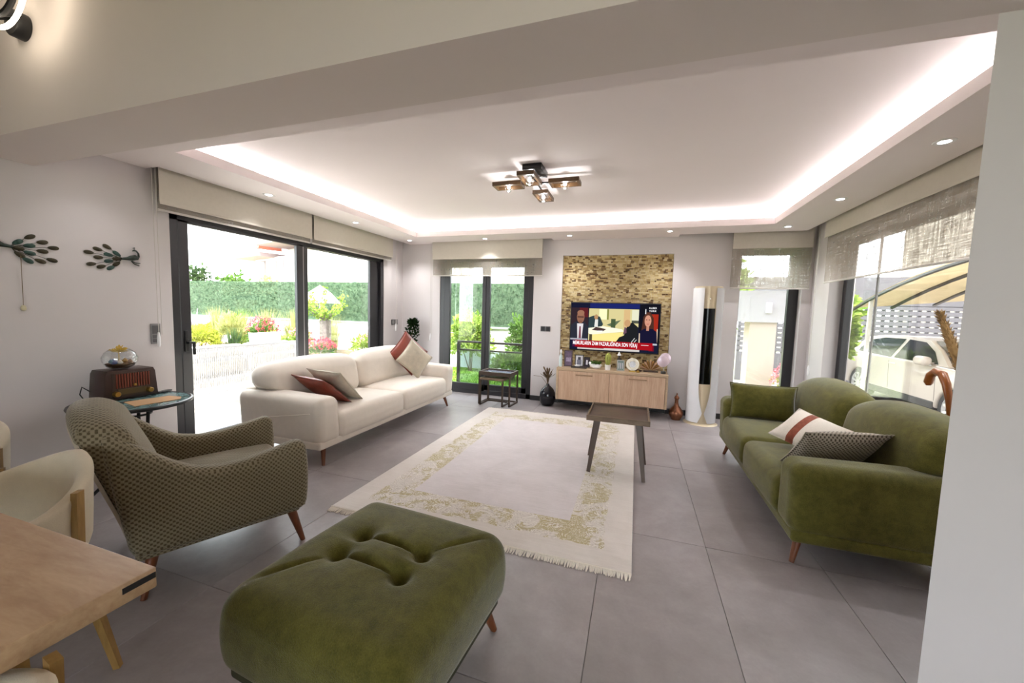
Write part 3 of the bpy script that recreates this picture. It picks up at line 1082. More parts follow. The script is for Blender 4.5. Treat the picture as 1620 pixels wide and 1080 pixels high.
for s in (-1, 1):
    bm = NB()
    n = 250
    for i in range(n):
        x = -hw + 2 * hw * (i + 0.5) / n
        ln = 0.05 + fr.uniform(-0.008, 0.008)
        dx = fr.uniform(-0.008, 0.008)
        a_tube(bm, [(x, s * (hl - 0.004), 0.008), (x + dx * 0.4, s * (hl + ln * 0.5), 0.006), (x + dx, s * (hl + ln), 0.003)], [0.0046, 0.0042, 0.0034], 4)
    a_tube(bm, [(-hw, s * (hl + 0.004), 0.008), (hw, s * (hl + 0.004), 0.008)], 0.006, 6)
    f = mesh_obj('fringe', bm, M['fringe'], rug)
    f['kind'] = 'stuff'

# ------------------------------------------------------------------ throw cushions
def cushion(name, label, w, h, th, mat, pos, mat3, group=None, sub=None):
    o = thing(name, label, 'cushion', group=group)
    bm = NB()
    a_pillow(bm, w, h, th)
    c = mesh_obj('cover', bm, mat, o, smooth='all')
    bm = NB()
    P = []
    for i in range(64):
        a = i / 16
        e = int(a)
        f = (a - e) * 2 - 1
        u, v = [(f, -1), (1, f), (-f, 1), (-1, -f)][e]
        pin = 1 - 0.07 * (1 - u * u) * abs(v) ** 3
        pin2 = 1 - 0.07 * (1 - v * v) * abs(u) ** 3
        P.append((u * w / 2 * pin2, v * h / 2 * pin, 0))
    a_tube(bm, P, 0.004, 5, close=True)
    mesh_obj('piping', bm, mat, o, smooth=True)
    o.matrix_world = Matrix.Translation(pos) @ mat3.to_4x4()
    return o

def basis(normal, up, spin=0.0):
    """columns: local x, y (up along the face) and z = normal"""
    n = Vector(normal).normalized()
    u = Vector(up)
    u = (u - n * u.dot(n)).normalized()
    x = u.cross(n)
    m = Matrix((x, u, n)).transposed()
    return m @ Matrix.Rotation(spin, 3, 'Z')
R45 = math.radians(45)
cushion('throw_cushion', 'rust leather cushion lying under a beige one on the cream sofa arm', 0.42, 0.42, 0.10, M['rust'], (-2.81, 2.86, 0.59), basis((0.10, 0.62, 0.78), (0, -0.3, 1)), 'cushions on the cream sofa')
cushion('throw_cushion', 'beige linen cushion resting on a rust cushion against the sofa arm', 0.42, 0.42, 0.11, M['beige'], (-2.79, 3.005, 0.615), basis((0.05, 0.72, 0.70), (0, -0.5, 1)), 'cushions on the cream sofa')
cushion('throw_cushion', 'rust leather cushion standing on its corner by the plant', 0.44, 0.44, 0.12, M['rust'], (-2.945, 4.52, 0.765), basis((0.88, -0.40, 0.25), (0, 0, 1), R45), 'cushions on the cream sofa')
cushion('throw_cushion', 'beige linen cushion standing on its corner in front of the rust one', 0.39, 0.39, 0.11, M['beige'], (-2.79, 4.43, 0.705), basis((0.84, -0.44, 0.32), (0, 0, 1), R45), 'cushions on the cream sofa')
cushion('throw_cushion', 'plain olive velvet cushion against the far arm of the green sofa', 0.54, 0.33, 0.14, M['green'], (1.145, 4.02, 0.605), basis((-0.05, -0.95, 0.22), (0, 0, 1)), 'cushions on the green sofa')
def stripe_material():
    k = MT('cream_with_rust_band')
    x, y, z = k.sep(k.obj())
    m = k.math('MULTIPLY', k.math('GREATER_THAN', x, -0.085), k.math('LESS_THAN', x, -0.03))
    base = k.ramp(k.noise(k.obj(), 300, 2), [(0.3, srgb(206, 196, 184)), (0.7, srgb(232, 224, 214))])
    band = k.ramp(k.noise(k.obj(), 30, 2), [(0.3, srgb(120, 62, 46)), (0.7, srgb(146, 82, 62))])
    return k.pbr(k.mix(m, base, band), 0.85, 0, k.bump(k.noise(k.obj(), 500, 2), 0.3, 0.002), spec=0.15, sheen=0.3)
cushion('throw_cushion', 'cream cushion with one rust leather band', 0.42, 0.31, 0.13, stripe_material(), (1.215, 3.16, 0.58), basis((-0.42, -0.45, 0.80), (0.3, 0.5, 0.6), math.radians(-24)), 'cushions on the green sofa')
cushion('throw_cushion', 'grey patterned cushion leaning inside the near arm of the green sofa', 0.46, 0.36, 0.13, M['grey_weave'], (1.19, 2.79, 0.595), basis((-0.15, 0.72, 0.68), (0, -0.2, 1)), 'cushions on the green sofa')

# ------------------------------------------------------------------ lamps
def spot(name, parent, loc, energy, size=1.9, blend=1.0, rad=0.04, col=(1, 0.985, 0.98)):
    d = bpy.data.lights.new(name, 'SPOT')
    d.energy = energy
    d.spot_size = size
    d.spot_blend = blend
    d.shadow_soft_size = rad
    d.color = col
    o = link(bpy.data.objects.new(name, d))
    o.parent = parent
    o.location = loc
    return o
def bulb_light(name, parent, loc, energy, rad=0.04, col=(1, 0.985, 0.98)):
    d = bpy.data.lights.new(name, 'POINT')
    d.energy = energy
    d.shadow_soft_size = rad
    d.color = col
    o = link(bpy.data.objects.new(name, d))
    o.parent = parent
    o.location = loc
    return o

M['chrome'] = plain('satin_chrome', srgb(200, 198, 196), 0.25, 1.0)
DL = 16.0
def downlight(x, y, z, label, group='recessed ceiling downlights', watt=DL):
    t = thing('downlight', label, 'light', (x, y, z), group=group)
    bm = NB()
    a_lathe(bm, [(0.030, 0.0), (0.030, -0.004), (0.048, -0.005), (0.052, -0.002), (0.052, 0.0)], 20)
    mesh_obj('trim_ring', bm, M['white'], t, smooth=True)
    bm = NB()
    a_lathe(bm, [(0, -0.002), (0.029, -0.002), (0.029, 0.0)], 16)
    mesh_obj('lens', bm, M['lens'], t)
    spot('lamp', t, (0, 0, -0.02), watt)
    return t
for x, y, lab in [(-3.50, 1.74, 'recessed downlight tucked behind the beam over the round table'), (-3.50, 2.92, 'recessed downlight over the sliding pane with the handle'), (-3.48, 4.12, 'recessed downlight over the fixed garden pane'),
                  (-3.49, 5.36, 'recessed downlight in the ceiling corner above the plant'), (-2.22, 5.41, 'recessed downlight above the glazed lawn door'),
                  (-0.945, 5.40, 'recessed downlight above the left end of the stone niche'), (0.348, 5.33, 'recessed downlight above the right end of the stone niche'),
                  (1.62, 5.30, 'recessed downlight above the narrow window'), (1.66, 4.19, 'recessed downlight above the green sofa cushions'),
                  (1.675, 3.01, 'recessed downlight above the near end of the green sofa')]:
    downlight(x, y, ZC, lab, watt=4.0 if y < 1.9 else DL)

M['bronze'] = wood('bronze_wood', srgb(62, 42, 24), srgb(92, 66, 38), (3, 3, 3), 0.4)
M['bulb'] = emitter('bulb_glow', (1.0, 0.97, 0.93, 1), 1.6)
M['clear'] = glass_mat('clear_glass', (0.96, 0.97, 0.97, 1), 2.0)
lamp = thing('ceiling_lamp', 'bronze ceiling lamp of four open rectangular frames with bulbs', 'lamp', (-0.92, 3.50, ZU))
box_obj('base_plate', (-0.07, -0.30, -0.05), (0.10, -0.06, 0.0), M['black'], lamp, 0.006)
bm = NB()
a_bar(bm, (-0.02, -0.18, -0.05), (-0.02, 0.40, -0.075), 0.012)
a_bar(bm, (-0.30, -0.03, -0.075), (0.34, 0.0, -0.075), 0.02, 0.012)
a_bar(bm, (0.0, -0.18, -0.03), (0.0, -0.03, -0.08), 0.02, 0.012)
mesh_obj('arms', bm, M['black'], lamp)
for cx, cy, sx, sy in [(-0.27, -0.05, 0.27, 0.15), (0.25, -0.02, 0.27, 0.16), (-0.03, -0.19, 0.15, 0.30), (-0.03, 0.33, 0.15, 0.30)]:
    bm = NB()
    w, z0, z1 = 0.020, -0.105, -0.07
    x0, x1, y0, y1 = cx - sx / 2, cx + sx / 2, cy - sy / 2, cy + sy / 2
    for lo, hi in (((x0, y0, z0), (x1, y0 + w, z1)), ((x0, y1 - w, z0), (x1, y1, z1)), ((x0, y0 + w, z0), (x0 + w, y1 - w, z1)), ((x1 - w, y0 + w, z0), (x1, y1 - w, z1))):
        a_box(bm, lo, hi)
    f = mesh_obj('frame', bm, M['bronze'], lamp)
    bm = NB()
    a_lathe(bm, [(0, -0.045), (0.025, -0.04), (0.038, -0.015), (0.040, 0.005), (0.030, 0.03), (0.018, 0.045), (0.016, 0.06), (0, 0.06)], 14, (cx, cy, -0.10))
    mesh_obj('glass_shade', bm, M['clear'], f, smooth=True)
    bm = NB()
    a_lathe(bm, [(0, -0.02), (0.014, -0.014), (0.018, 0.0), (0.012, 0.02), (0, 0.03)], 10, (cx, cy, -0.10))
    mesh_obj('bulb', bm, M['bulb'], f, smooth=True)
    bulb_light('lamp', lamp, (cx, cy, -0.142), 1.2, 0.018)

ring = thing('wall_lamp', 'black and glowing ring wall lamp on the beam', 'lamp', (-3.02, YBEAM0, 2.735))
bm = NB()
a_lathe(bm, [(0, 0), (0.062, 0), (0.062, 0.045), (0.058, 0.05), (0, 0.05)], 28, M=Matrix.Rotation(math.pi / 2, 4, 'X'))
mesh_obj('canopy', bm, M['black'], ring, smooth=True)
RC = Vector((0.17, -0.13, 0.075))
bm = NB()
a_tube(bm, [RC + 0.185 * Vector((math.cos(a), 0, math.sin(a))) for a in [2 * math.pi * i / 40 for i in range(40)]], 0.009, 8, close=True)
mesh_obj('light_tube', bm, emitter('warm_tube', (1.0, 0.88, 0.68, 1), 5.0), ring, smooth=True)
bm = NB()
a_tube(bm, [RC + Vector((0.0, -0.01, 0)) + 0.135 * Vector((math.cos(a), 0, math.sin(a))) for a in [2 * math.pi * i / 40 for i in range(40)]], 0.012, 8, close=True)
mesh_obj('ring', bm, M['black'], ring, smooth=True)
bm = NB()
a_bar(bm, (0.0, -0.045, 0.02), RC + 0.16 * Vector((-0.6, 0, -0.8)), 0.012)
mesh_obj('bracket', bm, M['black'], ring)

# ------------------------------------------------------------------ dining table and chairs
M['table'] = wood('pale_oak_top', srgb(168, 136, 104), srgb(196, 166, 132), (1.0, 5, 5), 0.35)
tb = thing('dining_table', 'pale oak dining table top with a dark inset strip', 'table', (-2.055, 0.115, 0))
box_obj('tabletop', (-1.35, -0.45, 0.70), (1.0, 0.45, 0.75), M['table'], tb, 0.004)
box_obj('inset_strip', (1.0, 0.385, 0.726), (1.0012, 0.447, 0.74), M['black'], tb)
for sx in (-1, 1):
    for sy in (-1, 1):
        bm = NB()
        lx = 0.78 if sx > 0 else 1.25
        a_bar(bm, (sx * lx, sy * 0.28, 0.70), (sx * (lx + 0.05), sy * 0.30, 0.0), 0.06, 0.05, w1=0.035, h1=0.03)
        mesh_obj('leg', bm, M['oak'], tb)
M['chair'] = fabric('chair_cream', srgb(214, 202, 180), 0.04, bigvar=0.03)
def make_chair():
    t = thing('dining_chair', 'x', 'chair', group='cream barrel dining chairs')
    # local: faces -y (towards the table), back at +y
    A = math.radians(122)
    def top(k):
        return 0.775 - 0.13 * math.sin(min(1.0, abs(k) / 0.8) * math.pi / 2) ** 1.5
    def sec(u, v):
        k = 2 * u - 1
        a = k * A
        rmid = 0.262 + 0.012 * (1 - abs(k))
        zt, zb = top(k), 0.43
        fade = 1.0
        # rounded section, v runs round it
        ang = 2 * math.pi * v
        c, s_ = math.cos(ang), math.sin(ang)
        hw = 0.026
        hh = (zt - zb) / 2
        rr = rmid + hw * math.copysign(abs(c) ** 0.6, c) + 0.03 * (0.5 + 0.5 * s_)
        zz = (zt + zb) / 2 + hh * math.copysign(abs(s_) ** 0.35, s_)
        return Vector((rr * math.sin(a), rr * math.cos(a), zz))
    bm = NB()
    V = a_grid(bm, sec, 36, 20)
    bmesh.ops.remove_doubles(bm, verts=list(bm.verts), dist=1e-5)
    es = [e for e in bm.edges if e.is_boundary]
    if es:
        bmesh.ops.holes_fill(bm, edges=es)
    bmesh.ops.recalc_face_normals(bm, faces=list(bm.faces))
    mesh_obj('shell', bm, M['chair'], t, smooth='all')
    bm = NB()
    a_lathe(bm, [(0, 0.40), (0.23, 0.40), (0.25, 0.42), (0.25, 0.45), (0.22, 0.475), (0, 0.485)], 28)
    mesh_obj('seat', bm, M['chair'], t, smooth=True)
    for s in (-1, 1):
        bm = NB()
        a_bar(bm, (s * 0.262, 0.185, 0.70), (s * 0.262, 0.178, 0.42), 0.034, 0.018, up=(s * 1.0, 0.7, 0))
        a_bar(bm, (s * 0.262, 0.178, 0.43), (s * 0.32, 0.24, 0.0), 0.038, 0.026, up=(s * 1.0, 0.7, 0), w1=0.02, h1=0.02)
        mesh_obj('leg', bm, M['oak'], t)
        bm = NB()
        a_bar(bm, (s * 0.20, -0.16, 0.41), (s * 0.25, -0.22, 0.0), 0.034, 0.03, w1=0.02, h1=0.02)
        mesh_obj('leg', bm, M['oak'], t)
    return t
c1 = make_chair()
c1['label'] = 'cream barrel dining chair pushed in beside the armchair'
c1.location = (-2.11, 0.585, 0)
c2 = copy_tree(c1)
c2['label'] = 'cream barrel dining chair below the peacock wall ornament'
c2.location = (-2.92, 0.66, 0)
c2.rotation_euler = (0, 0, math.radians(6))
c3 = copy_tree(c1)
c3['label'] = 'cream barrel dining chair at the end of the oak table'
c3.location = (-1.06, 0.06, 0)
c3.rotation_euler = (0, 0, math.radians(-62))

# ------------------------------------------------------------------ round table, radio, fish bowl
M['blackmetal'] = plain('black_metal', srgb(34, 34, 36), 0.4, 0.3)
M['mosaic_glass'] = None
k = MT('teal_table_glass')
v = k.noise(k.obj(), 18, 4, 0.6, 1.2)
M['tableglass'] = k.pbr(k.ramp(v, [(0.35, srgb(66, 92, 92)), (0.65, srgb(130, 160, 160))]), 0.08, 0, spec=0.7)
rt = thing('round_table', 'small round black metal table with a teal glass top', 'table', (-3.46, 1.765, 0))
bm = NB()
a_lathe(bm, [(0, 0.633), (0.315, 0.633), (0.315, 0.645), (0, 0.645)], 40)
mesh_obj('tabletop', bm, M['tableglass'], rt)
bm = NB()
a_tube(bm, [(0.322 * math.cos(a), 0.322 * math.sin(a), 0.636) for a in [2 * math.pi * i / 48 for i in range(48)]], 0.014, 8, close=True)
mesh_obj('rim', bm, M['blackmetal'], rt, smooth=True)
for i in range(3):
    a = math.radians(20 + 120 * i)
    bm = NB()
    a_tube(bm, [(0.10 * math.cos(a), 0.10 * math.sin(a), 0.63), (0.08 * math.cos(a), 0.08 * math.sin(a), 0.35), (0.14 * math.cos(a), 0.14 * math.sin(a), 0.12), (0.27 * math.cos(a), 0.27 * math.sin(a), 0.0)], 0.011, 8)
    mesh_obj('leg', bm, M['blackmetal'], rt, smooth=True)
bm = NB()
a_tube(bm, [(0.09 * math.cos(a), 0.09 * math.sin(a), 0.55) for a in [2 * math.pi * i / 24 for i in range(24)]], 0.008, 6, close=True)
mesh_obj('brace', bm, M['blackmetal'], rt, smooth=True)

M['bakelite'] = plain('dark_bakelite', srgb(52, 32, 26), 0.35, var=0.2, scale=4)
M['grille'] = plain('radio_cloth', srgb(120, 56, 40), 0.8)
M['brass'] = plain('brass', srgb(172, 140, 74), 0.3, 1.0)
rd = thing('radio', 'old brown tabletop radio with two brass knobs', 'radio', (-3.655, 1.815, 0.65))
# local: front towards +x, width along y
bm = NB()
poly = [(-0.165, 0.0), (0.165, 0.0), (0.150, 0.19), (0.138, 0.215), (-0.138, 0.215), (-0.150, 0.19)]
a_prism(bm, poly, 0, -0.10, 0.085, 0.008, 2)
mesh_obj('case', bm, M['bakelite'], rd, smooth=30)
box_obj('front_panel', (0.085, -0.115, 0.02), (0.089, 0.115, 0.195), plain('radio_face', srgb(58, 40, 30), 0.5), rd)
for i in range(13):
    y = -0.096 + 0.016 * i
    box_obj('grille_slat', (0.089, y, 0.085), (0.096, y + 0.008, 0.188), M['grille'], rd, 0.001, 1)
box_obj('dial', (0.089, -0.085, 0.035), (0.092, 0.085, 0.075), plain('radio_dial', srgb(84, 68, 40), 0.3), rd)
for y in (-0.10, 0.10):
    bm = NB()
    a_lathe(bm, [(0, 0.03), (0.016, 0.03), (0.020, 0.024), (0.021, 0.0)], 16, M=Matrix.Translation((0.089, y, 0.045)) @ Matrix.Rotation(math.pi / 2, 4, 'Y'))
    mesh_obj('knob', bm, M['brass'], rd, smooth=True)
bm = NB()
a_lathe(bm, [(0, 0.012), (0.009, 0.010), (0.010, 0.0)], 10, M=Matrix.Translation((0.095, 0.01, 0.10)) @ Matrix.Rotation(math.pi / 2, 4, 'Y'))
mesh_obj('emblem', bm, M['brass'], rd, smooth=True)
bm = NB()
a_tube(bm, [(-0.08, -0.16, 0.06), (-0.085, -0.20, 0.10), (-0.08, -0.215, 0.05), (-0.07, -0.20, 0.01), (-0.06, -0.17, 0.006)], 0.004, 6)
mesh_obj('cable', bm, M['black'], rd, smooth=True)

bowl = thing('fish_bowl', 'round glass bowl with a little shell scene inside', 'bowl', (-3.67, 1.80, 0.866))
bm = NB()
prof = [(0.0, 0.003), (0.05, 0.003), (0.078, 0.02), (0.098, 0.055), (0.100, 0.085), (0.085, 0.12), (0.062, 0.142), (0.060, 0.142), (0.082, 0.119), (0.097, 0.085), (0.095, 0.055), (0.075, 0.022), (0.048, 0.006), (0, 0.006)]
a_lathe(bm, prof, 28)
mesh_obj('glass', bm, M['clear'], bowl, smooth='all')
bm = NB()
a_lathe(bm, [(0, 0.007), (0.05, 0.008), (0.076, 0.026), (0.086, 0.038), (0.05, 0.042), (0, 0.040)], 20)
mesh_obj('sand', bm, plain('brown_sand', srgb(96, 66, 34), 0.9, var=0.3, scale=60), bowl, smooth=True)
for (x, y, z, r, c) in [(0.03, -0.05, 0.055, 0.022, (98, 110, 160)), (0.03, -0.065, 0.06, 0.016, (128, 168, 186)), (0.04, -0.02, 0.05, 0.018, (226, 214, 200)), (0.03, 0.015, 0.06, 0.018, (176, 130, 52)), (0.03, 0.045, 0.045, 0.02, (120, 76, 34))]:
    bm = NB()
    a_lathe(bm, [(0, -r), (r * 0.8, -r * 0.6), (r, 0), (r * 0.55, r * 0.7), (0, r * 1.3)], 9, (x, y, z))
    mesh_obj('shell', bm, plain('shell_tone', srgb(*c), 0.5), bowl, smooth=True)
bm = NB()
fr = random.Random(11)
for i in range(46):
    a = fr.uniform(0, 6.28)
    e = fr.uniform(0.2, 1.5)
    d = Vector((math.cos(a) * math.cos(e), math.sin(a) * math.cos(e), math.sin(e)))
    c = Vector((0.0, -0.005, 0.12))
    a_tube(bm, [c, c + d * fr.uniform(0.035, 0.06)], [0.002, 0.003], 4)
a_tube(bm, [(0, -0.005, 0.03), (0, -0.005, 0.12)], 0.003, 5)
mesh_obj('dried_flower', bm, plain('straw_yellow', srgb(206, 172, 72), 0.8), bowl)
bm = NB()
a_prism(bm, [(-0.10, -0.12), (0.10, -0.16), (0.13, 0.10), (0.06, 0.15), (-0.05, 0.13)], 2, 0.646, 0.649)
tag(mesh_obj('place_mat', bm, plain('tan_paper', srgb(176, 138, 98), 0.85), None, loc=(-3.37, 1.83, 0.0)), 'tan paper mat lying in front of the radio', 'mat')
rem = thing('remote_control', 'small black remote beside the radio', 'remote', (-3.60, 2.03, 0.646), math.radians(20))
box_obj('case', (-0.018, -0.06, 0), (0.018, 0.06, 0.014), M['black'], rem, 0.004)
for i in range(3):
    box_obj('button', (-0.01, -0.04 + 0.03 * i, 0.014), (0.01, -0.03 + 0.03 * i, 0.0155), M['frame_grey'], rem)

# ------------------------------------------------------------------ tray table on the rug, nesting tables
M['darkwood'] = wood('dark_wood', srgb(62, 44, 36), srgb(88, 66, 54), (2, 6, 6), 0.4)
M['rimwood'] = wood('rim_wood', srgb(92, 74, 58), srgb(122, 102, 82), (2, 6, 6), 0.45)
tt = thing('tray_table', 'small dark wooden tray table standing on the rug edge', 'table', (-0.105, 3.475, 0))
box_obj('tray', (-0.245, -0.24, 0.485), (0.245, 0.24, 0.505), M['darkwood'], tt, 0.003)
for lo, hi in (((-0.255, -0.255, 0.478), (0.255, -0.24, 0.522)), ((-0.255, 0.24, 0.478), (0.255, 0.255, 0.522)), ((-0.255, -0.24, 0.478), (-0.24, 0.24, 0.522)), ((0.24, -0.24, 0.478), (0.255, 0.24, 0.522))):
    box_obj('rim', lo, hi, M['rimwood'], tt, 0.002, 1)
for (x0, y0, x1, y1, zf) in ((-0.165, -0.16, -0.225, -0.20, 0.0135), (0.165, -0.16, 0.228, -0.215, 0.0), (-0.19, 0.16, -0.262, 0.19, 0.0135), (0.171, 0.16, 0.243, 0.19, 0.0)):
    bm = NB()
    a_bar(bm, (x0, y0, 0.486), (x1, y1, zf), 0.046, 0.05, w1=0.028, h1=0.03)
    mesh_obj('leg', bm, plain('leg_dark', srgb(74, 58, 48), 0.4), tt)

M['darkframe'] = plain('dark_bronze_frame', srgb(62, 46, 34), 0.45)
def nest(label, loc, w, d, h, tray):
    t = thing('nesting_table', label, 'table', loc, math.radians(-3), 'nested side tables by the lawn door')
    if tray:
        box_obj('tabletop', (-w / 2 + 0.02, -d / 2 + 0.02, h - 0.04), (w / 2 - 0.02, d / 2 - 0.02, h - 0.022), plain('smoked_top', srgb(120, 124, 140), 0.08, spec=0.8), t)
        for lo, hi in (((-w / 2, -d / 2, h - 0.055), (w / 2, -d / 2 + 0.022, h)), ((-w / 2, d / 2 - 0.022, h - 0.055), (w / 2, d / 2, h)), ((-w / 2, -d / 2 + 0.022, h - 0.055), (-w / 2 + 0.022, d / 2 - 0.022, h)), ((w / 2 - 0.022, -d / 2 + 0.022, h - 0.055), (w / 2, d / 2 - 0.022, h))):
            box_obj('rim', lo, hi, M['darkframe'], t, 0.002, 1)
    else:
        box_obj('tabletop', (-w / 2, -d / 2, h - 0.028), (w / 2, d / 2, h), M['rimwood'], t, 0.003)
    b = 0.022
    for s in (-1, 1):
        bm = NB()
        x = s * (w / 2 - b / 2)
        for y in (-d / 2 + b / 2, d / 2 - b / 2):
            a_bar(bm, (x, y, 0.0), (x, y, h - 0.028), b)
        a_bar(bm, (x, -d / 2, b / 2), (x, d / 2, b / 2), b)
        mesh_obj('leg_frame', bm, M['darkframe'], t)
    bm = NB()
    a_bar(bm, (-w / 2, d / 2 - b / 2, b / 2), (w / 2, d / 2 - b / 2, b / 2), b)
    mesh_obj('stretcher', bm, M['darkframe'], t)
    return t
nest('larger nesting table with a tray top by the lawn door', (-1.905, 5.30, 0), 0.50, 0.34, 0.49, True)
nest('smaller nesting table tucked under the tray-topped one', (-1.937, 5.245, 0), 0.37, 0.30, 0.40, False)

# ------------------------------------------------------------------ television unit
M['lightoak'] = wood('washed_oak', srgb(176, 142, 116), srgb(206, 176, 150), (9, 9, 0.7), 0.5)
M['lightoak_e'] = wood('washed_oak_edge', srgb(166, 140, 112), srgb(188, 164, 136), (1.2, 8, 8), 0.5)
cb = thing('tv_cabinet', 'floating washed oak cabinet with two flap doors', 'cabinet', (-0.303, 5.30, 0.15))
W, HT, DP = 1.474, 0.455, 0.405
hw_ = W / 2
bm = NB()
a_box(bm, (-hw_, 0.0, HT - 0.035), (hw_, DP, HT), 0.002, 1)
a_box(bm, (-hw_, 0.0, 0), (-hw_ + 0.03, DP, HT - 0.035), 0.002, 1)
a_box(bm, (hw_ - 0.03, 0.0, 0), (hw_, DP, HT - 0.035), 0.002, 1)
a_box(bm, (-hw_ + 0.03, 0.01, 0), (hw_ - 0.03, DP, 0.02))
a_box(bm, (-hw_ + 0.03, DP - 0.015, 0.02), (hw_ - 0.03, DP, HT - 0.035))
mesh_obj('body', bm, M['lightoak_e'], cb)
for x0, x1, hx in ((-hw_ + 0.033, -0.005, -0.345), (-0.001, hw_ - 0.033, 0.36)):
    d = box_obj('door', (x0, -0.004, 0.003), (x1, 0.016, HT - 0.04), M['lightoak'], cb, 0.002, 1)
    bm = NB()
    a_box(bm, (hx - 0.115, -0.026, HT - 0.092), (hx + 0.115, -0.018, HT - 0.077), 0.002, 1)
    for s in (-1, 1):
        a_box(bm, (hx + s * 0.10 - 0.006, -0.02, HT - 0.09), (hx + s * 0.10 + 0.006, -0.003, HT - 0.079))
    mesh_obj('handle', bm, plain('handle_bronze', srgb(140, 112, 86), 0.45, 0.4), d)

# ------------------------------------------------------------------ television with its picture
TVW, TVH, TVY = 1.246, 0.705, 5.64
tv = thing('television', 'wall mounted flat television showing a news programme', 'television', (-0.306, TVY, 0.834))
box_obj('case', (-TVW / 2, 0.0, 0), (TVW / 2, 0.045, TVH), M['black'], tv, 0.004)
box_obj('wall_bracket', (-0.2, 0.045, 0.2), (0.2, 0.10, 0.5), M['black'], tv)
def screen_mat(c, st=0.5):
    return emitter('screen_tone', srgb(*c), st)
SM = {}
def scr(poly, c, layer, name='picture'):
    """poly in screen units: u 0..1 across, v 0..1 up"""
    key = tuple(c)
    if key not in SM:
        SM[key] = screen_mat(c)
    bm = NB()
    y = -0.0015 - 0.0006 * layer
    vs = [bm.verts.new((-TVW / 2 + 0.012 + u * (TVW - 0.024), y, 0.014 + v * (TVH - 0.028))) for u, v in poly]
    f = bm.faces.new(vs)
    return bm, SM[key]
layers = []
def P(poly, c, layer):
    layers.append((poly, c, layer))
def rect(u0, v0, u1, v1, c, layer):
    P([(u0, v0), (u1, v0), (u1, v1), (u0, v1)], c, layer)
def oval(u, v, ru, rv, c, layer, n=18):
    P([(u + ru * math.cos(2 * math.pi * i / n), v + rv * math.sin(2 * math.pi * i / n)) for i in range(n)], c, layer)
rect(0, 0, 1, 1, (22, 24, 44), 0)
rect(0.22, 0.90, 0.78, 1, (26, 34, 92), 1)
rect(0.0, 0.235, 0.205, 0.90, (46, 34, 40), 1)                       # man at the left
rect(0.10, 0.70, 0.20, 0.90, (86, 30, 34), 2)
P([(0.0, 0.235), (0.205, 0.235), (0.205, 0.50), (0.16, 0.60), (0.06, 0.60), (0.0, 0.52)], (40, 42, 52), 3)
P([(0.085, 0.235), (0.135, 0.235), (0.15, 0.56), (0.075, 0.56)], (206, 200, 202), 4)
P([(0.098, 0.235), (0.128, 0.235), (0.12, 0.50), (0.104, 0.50)], (110, 62, 74), 5)
oval(0.115, 0.70, 0.045, 0.135, (132, 92, 74), 4)
oval(0.115, 0.79, 0.042, 0.06, (142, 100, 80), 5)
rect(0.078, 0.69, 0.152, 0.712, (70, 44, 40), 6)
rect(0.095, 0.60, 0.135, 0.612, (96, 54, 46), 6)
rect(0.0, 0.205, 0.205, 0.24, (150, 150, 160), 6)
rect(0.212, 0.19, 0.775, 0.89, (196, 186, 134), 1)                   # the office
rect(0.33, 0.66, 0.42, 0.88, (222, 222, 176), 2)
rect(0.42, 0.66, 0.44, 0.88, (120, 122, 60), 2)
rect(0.61, 0.50, 0.68, 0.88, (196, 166, 118), 2)
rect(0.70, 0.62, 0.775, 0.88, (206, 206, 180), 2)
rect(0.70, 0.60, 0.775, 0.66, (74, 78, 66), 3)
P([(0.212, 0.46), (0.212, 0.70), (0.27, 0.74), (0.34, 0.72), (0.38, 0.56), (0.36, 0.50)], (46, 60, 62), 3)
P([(0.28, 0.50), (0.32, 0.50), (0.32, 0.66), (0.285, 0.66)], (206, 206, 200), 4)
oval(0.297, 0.71, 0.022, 0.055, (166, 128, 92), 5)
rect(0.47, 0.44, 0.52, 0.68, (66, 82, 56), 4)
P([(0.42, 0.55), (0.50, 0.50), (0.58, 0.66), (0.50, 0.62)], (92, 104, 80), 3)
P([(0.212, 0.36), (0.24, 0.33), (0.62, 0.42), (0.60, 0.47), (0.38, 0.52), (0.212, 0.47)], (226, 222, 200), 5)
P([(0.25, 0.43), (0.38, 0.41), (0.42, 0.46), (0.30, 0.50)], (70, 54, 52), 6)
P([(0.31, 0.40), (0.37, 0.40), (0.38, 0.425), (0.31, 0.42)], (230, 230, 226), 7)
P([(0.26, 0.19), (0.26, 0.335), (0.62, 0.41), (0.58, 0.19)], (222, 208, 130), 6)
rect(0.225, 0.19, 0.258, 0.34, (70, 64, 42), 6)
P([(0.53, 0.19), (0.57, 0.30), (0.62, 0.34), (0.66, 0.58), (0.71, 0.62), (0.775, 0.52), (0.775, 0.19)], (28, 30, 32), 7)
oval(0.655, 0.60, 0.034, 0.075, (180, 140, 100), 8)
P([(0.61, 0.36), (0.65, 0.40), (0.645, 0.50), (0.625, 0.52)], (96, 70, 84), 8)
P([(0.70, 0.20), (0.71, 0.20), (0.745, 0.29), (0.74, 0.30)], (190, 190, 186), 8)
P([(0.73, 0.20), (0.74, 0.20), (0.765, 0.26), (0.76, 0.27)], (190, 190, 186), 8)
rect(0.785, 0.19, 1, 1, (18, 18, 26), 1)                             # presenter at the right
rect(0.90, 0.42, 0.985, 0.80, (150, 40, 26), 2)
rect(0.785, 0.19, 0.80, 0.40, (206, 186, 160), 2)
rect(0.975, 0.22, 0.985, 0.50, (206, 176, 150), 3)
P([(0.80, 0.19), (0.795, 0.44), (0.84, 0.50), (0.93, 0.50), (0.975, 0.44), (0.985, 0.19)], (22, 20, 44), 4)
P([(0.81, 0.46), (0.825, 0.74), (0.86, 0.84), (0.90, 0.84), (0.935, 0.72), (0.945, 0.46)], (70, 42, 34), 3)
rect(0.862, 0.46, 0.892, 0.58, (176, 124, 104), 5)
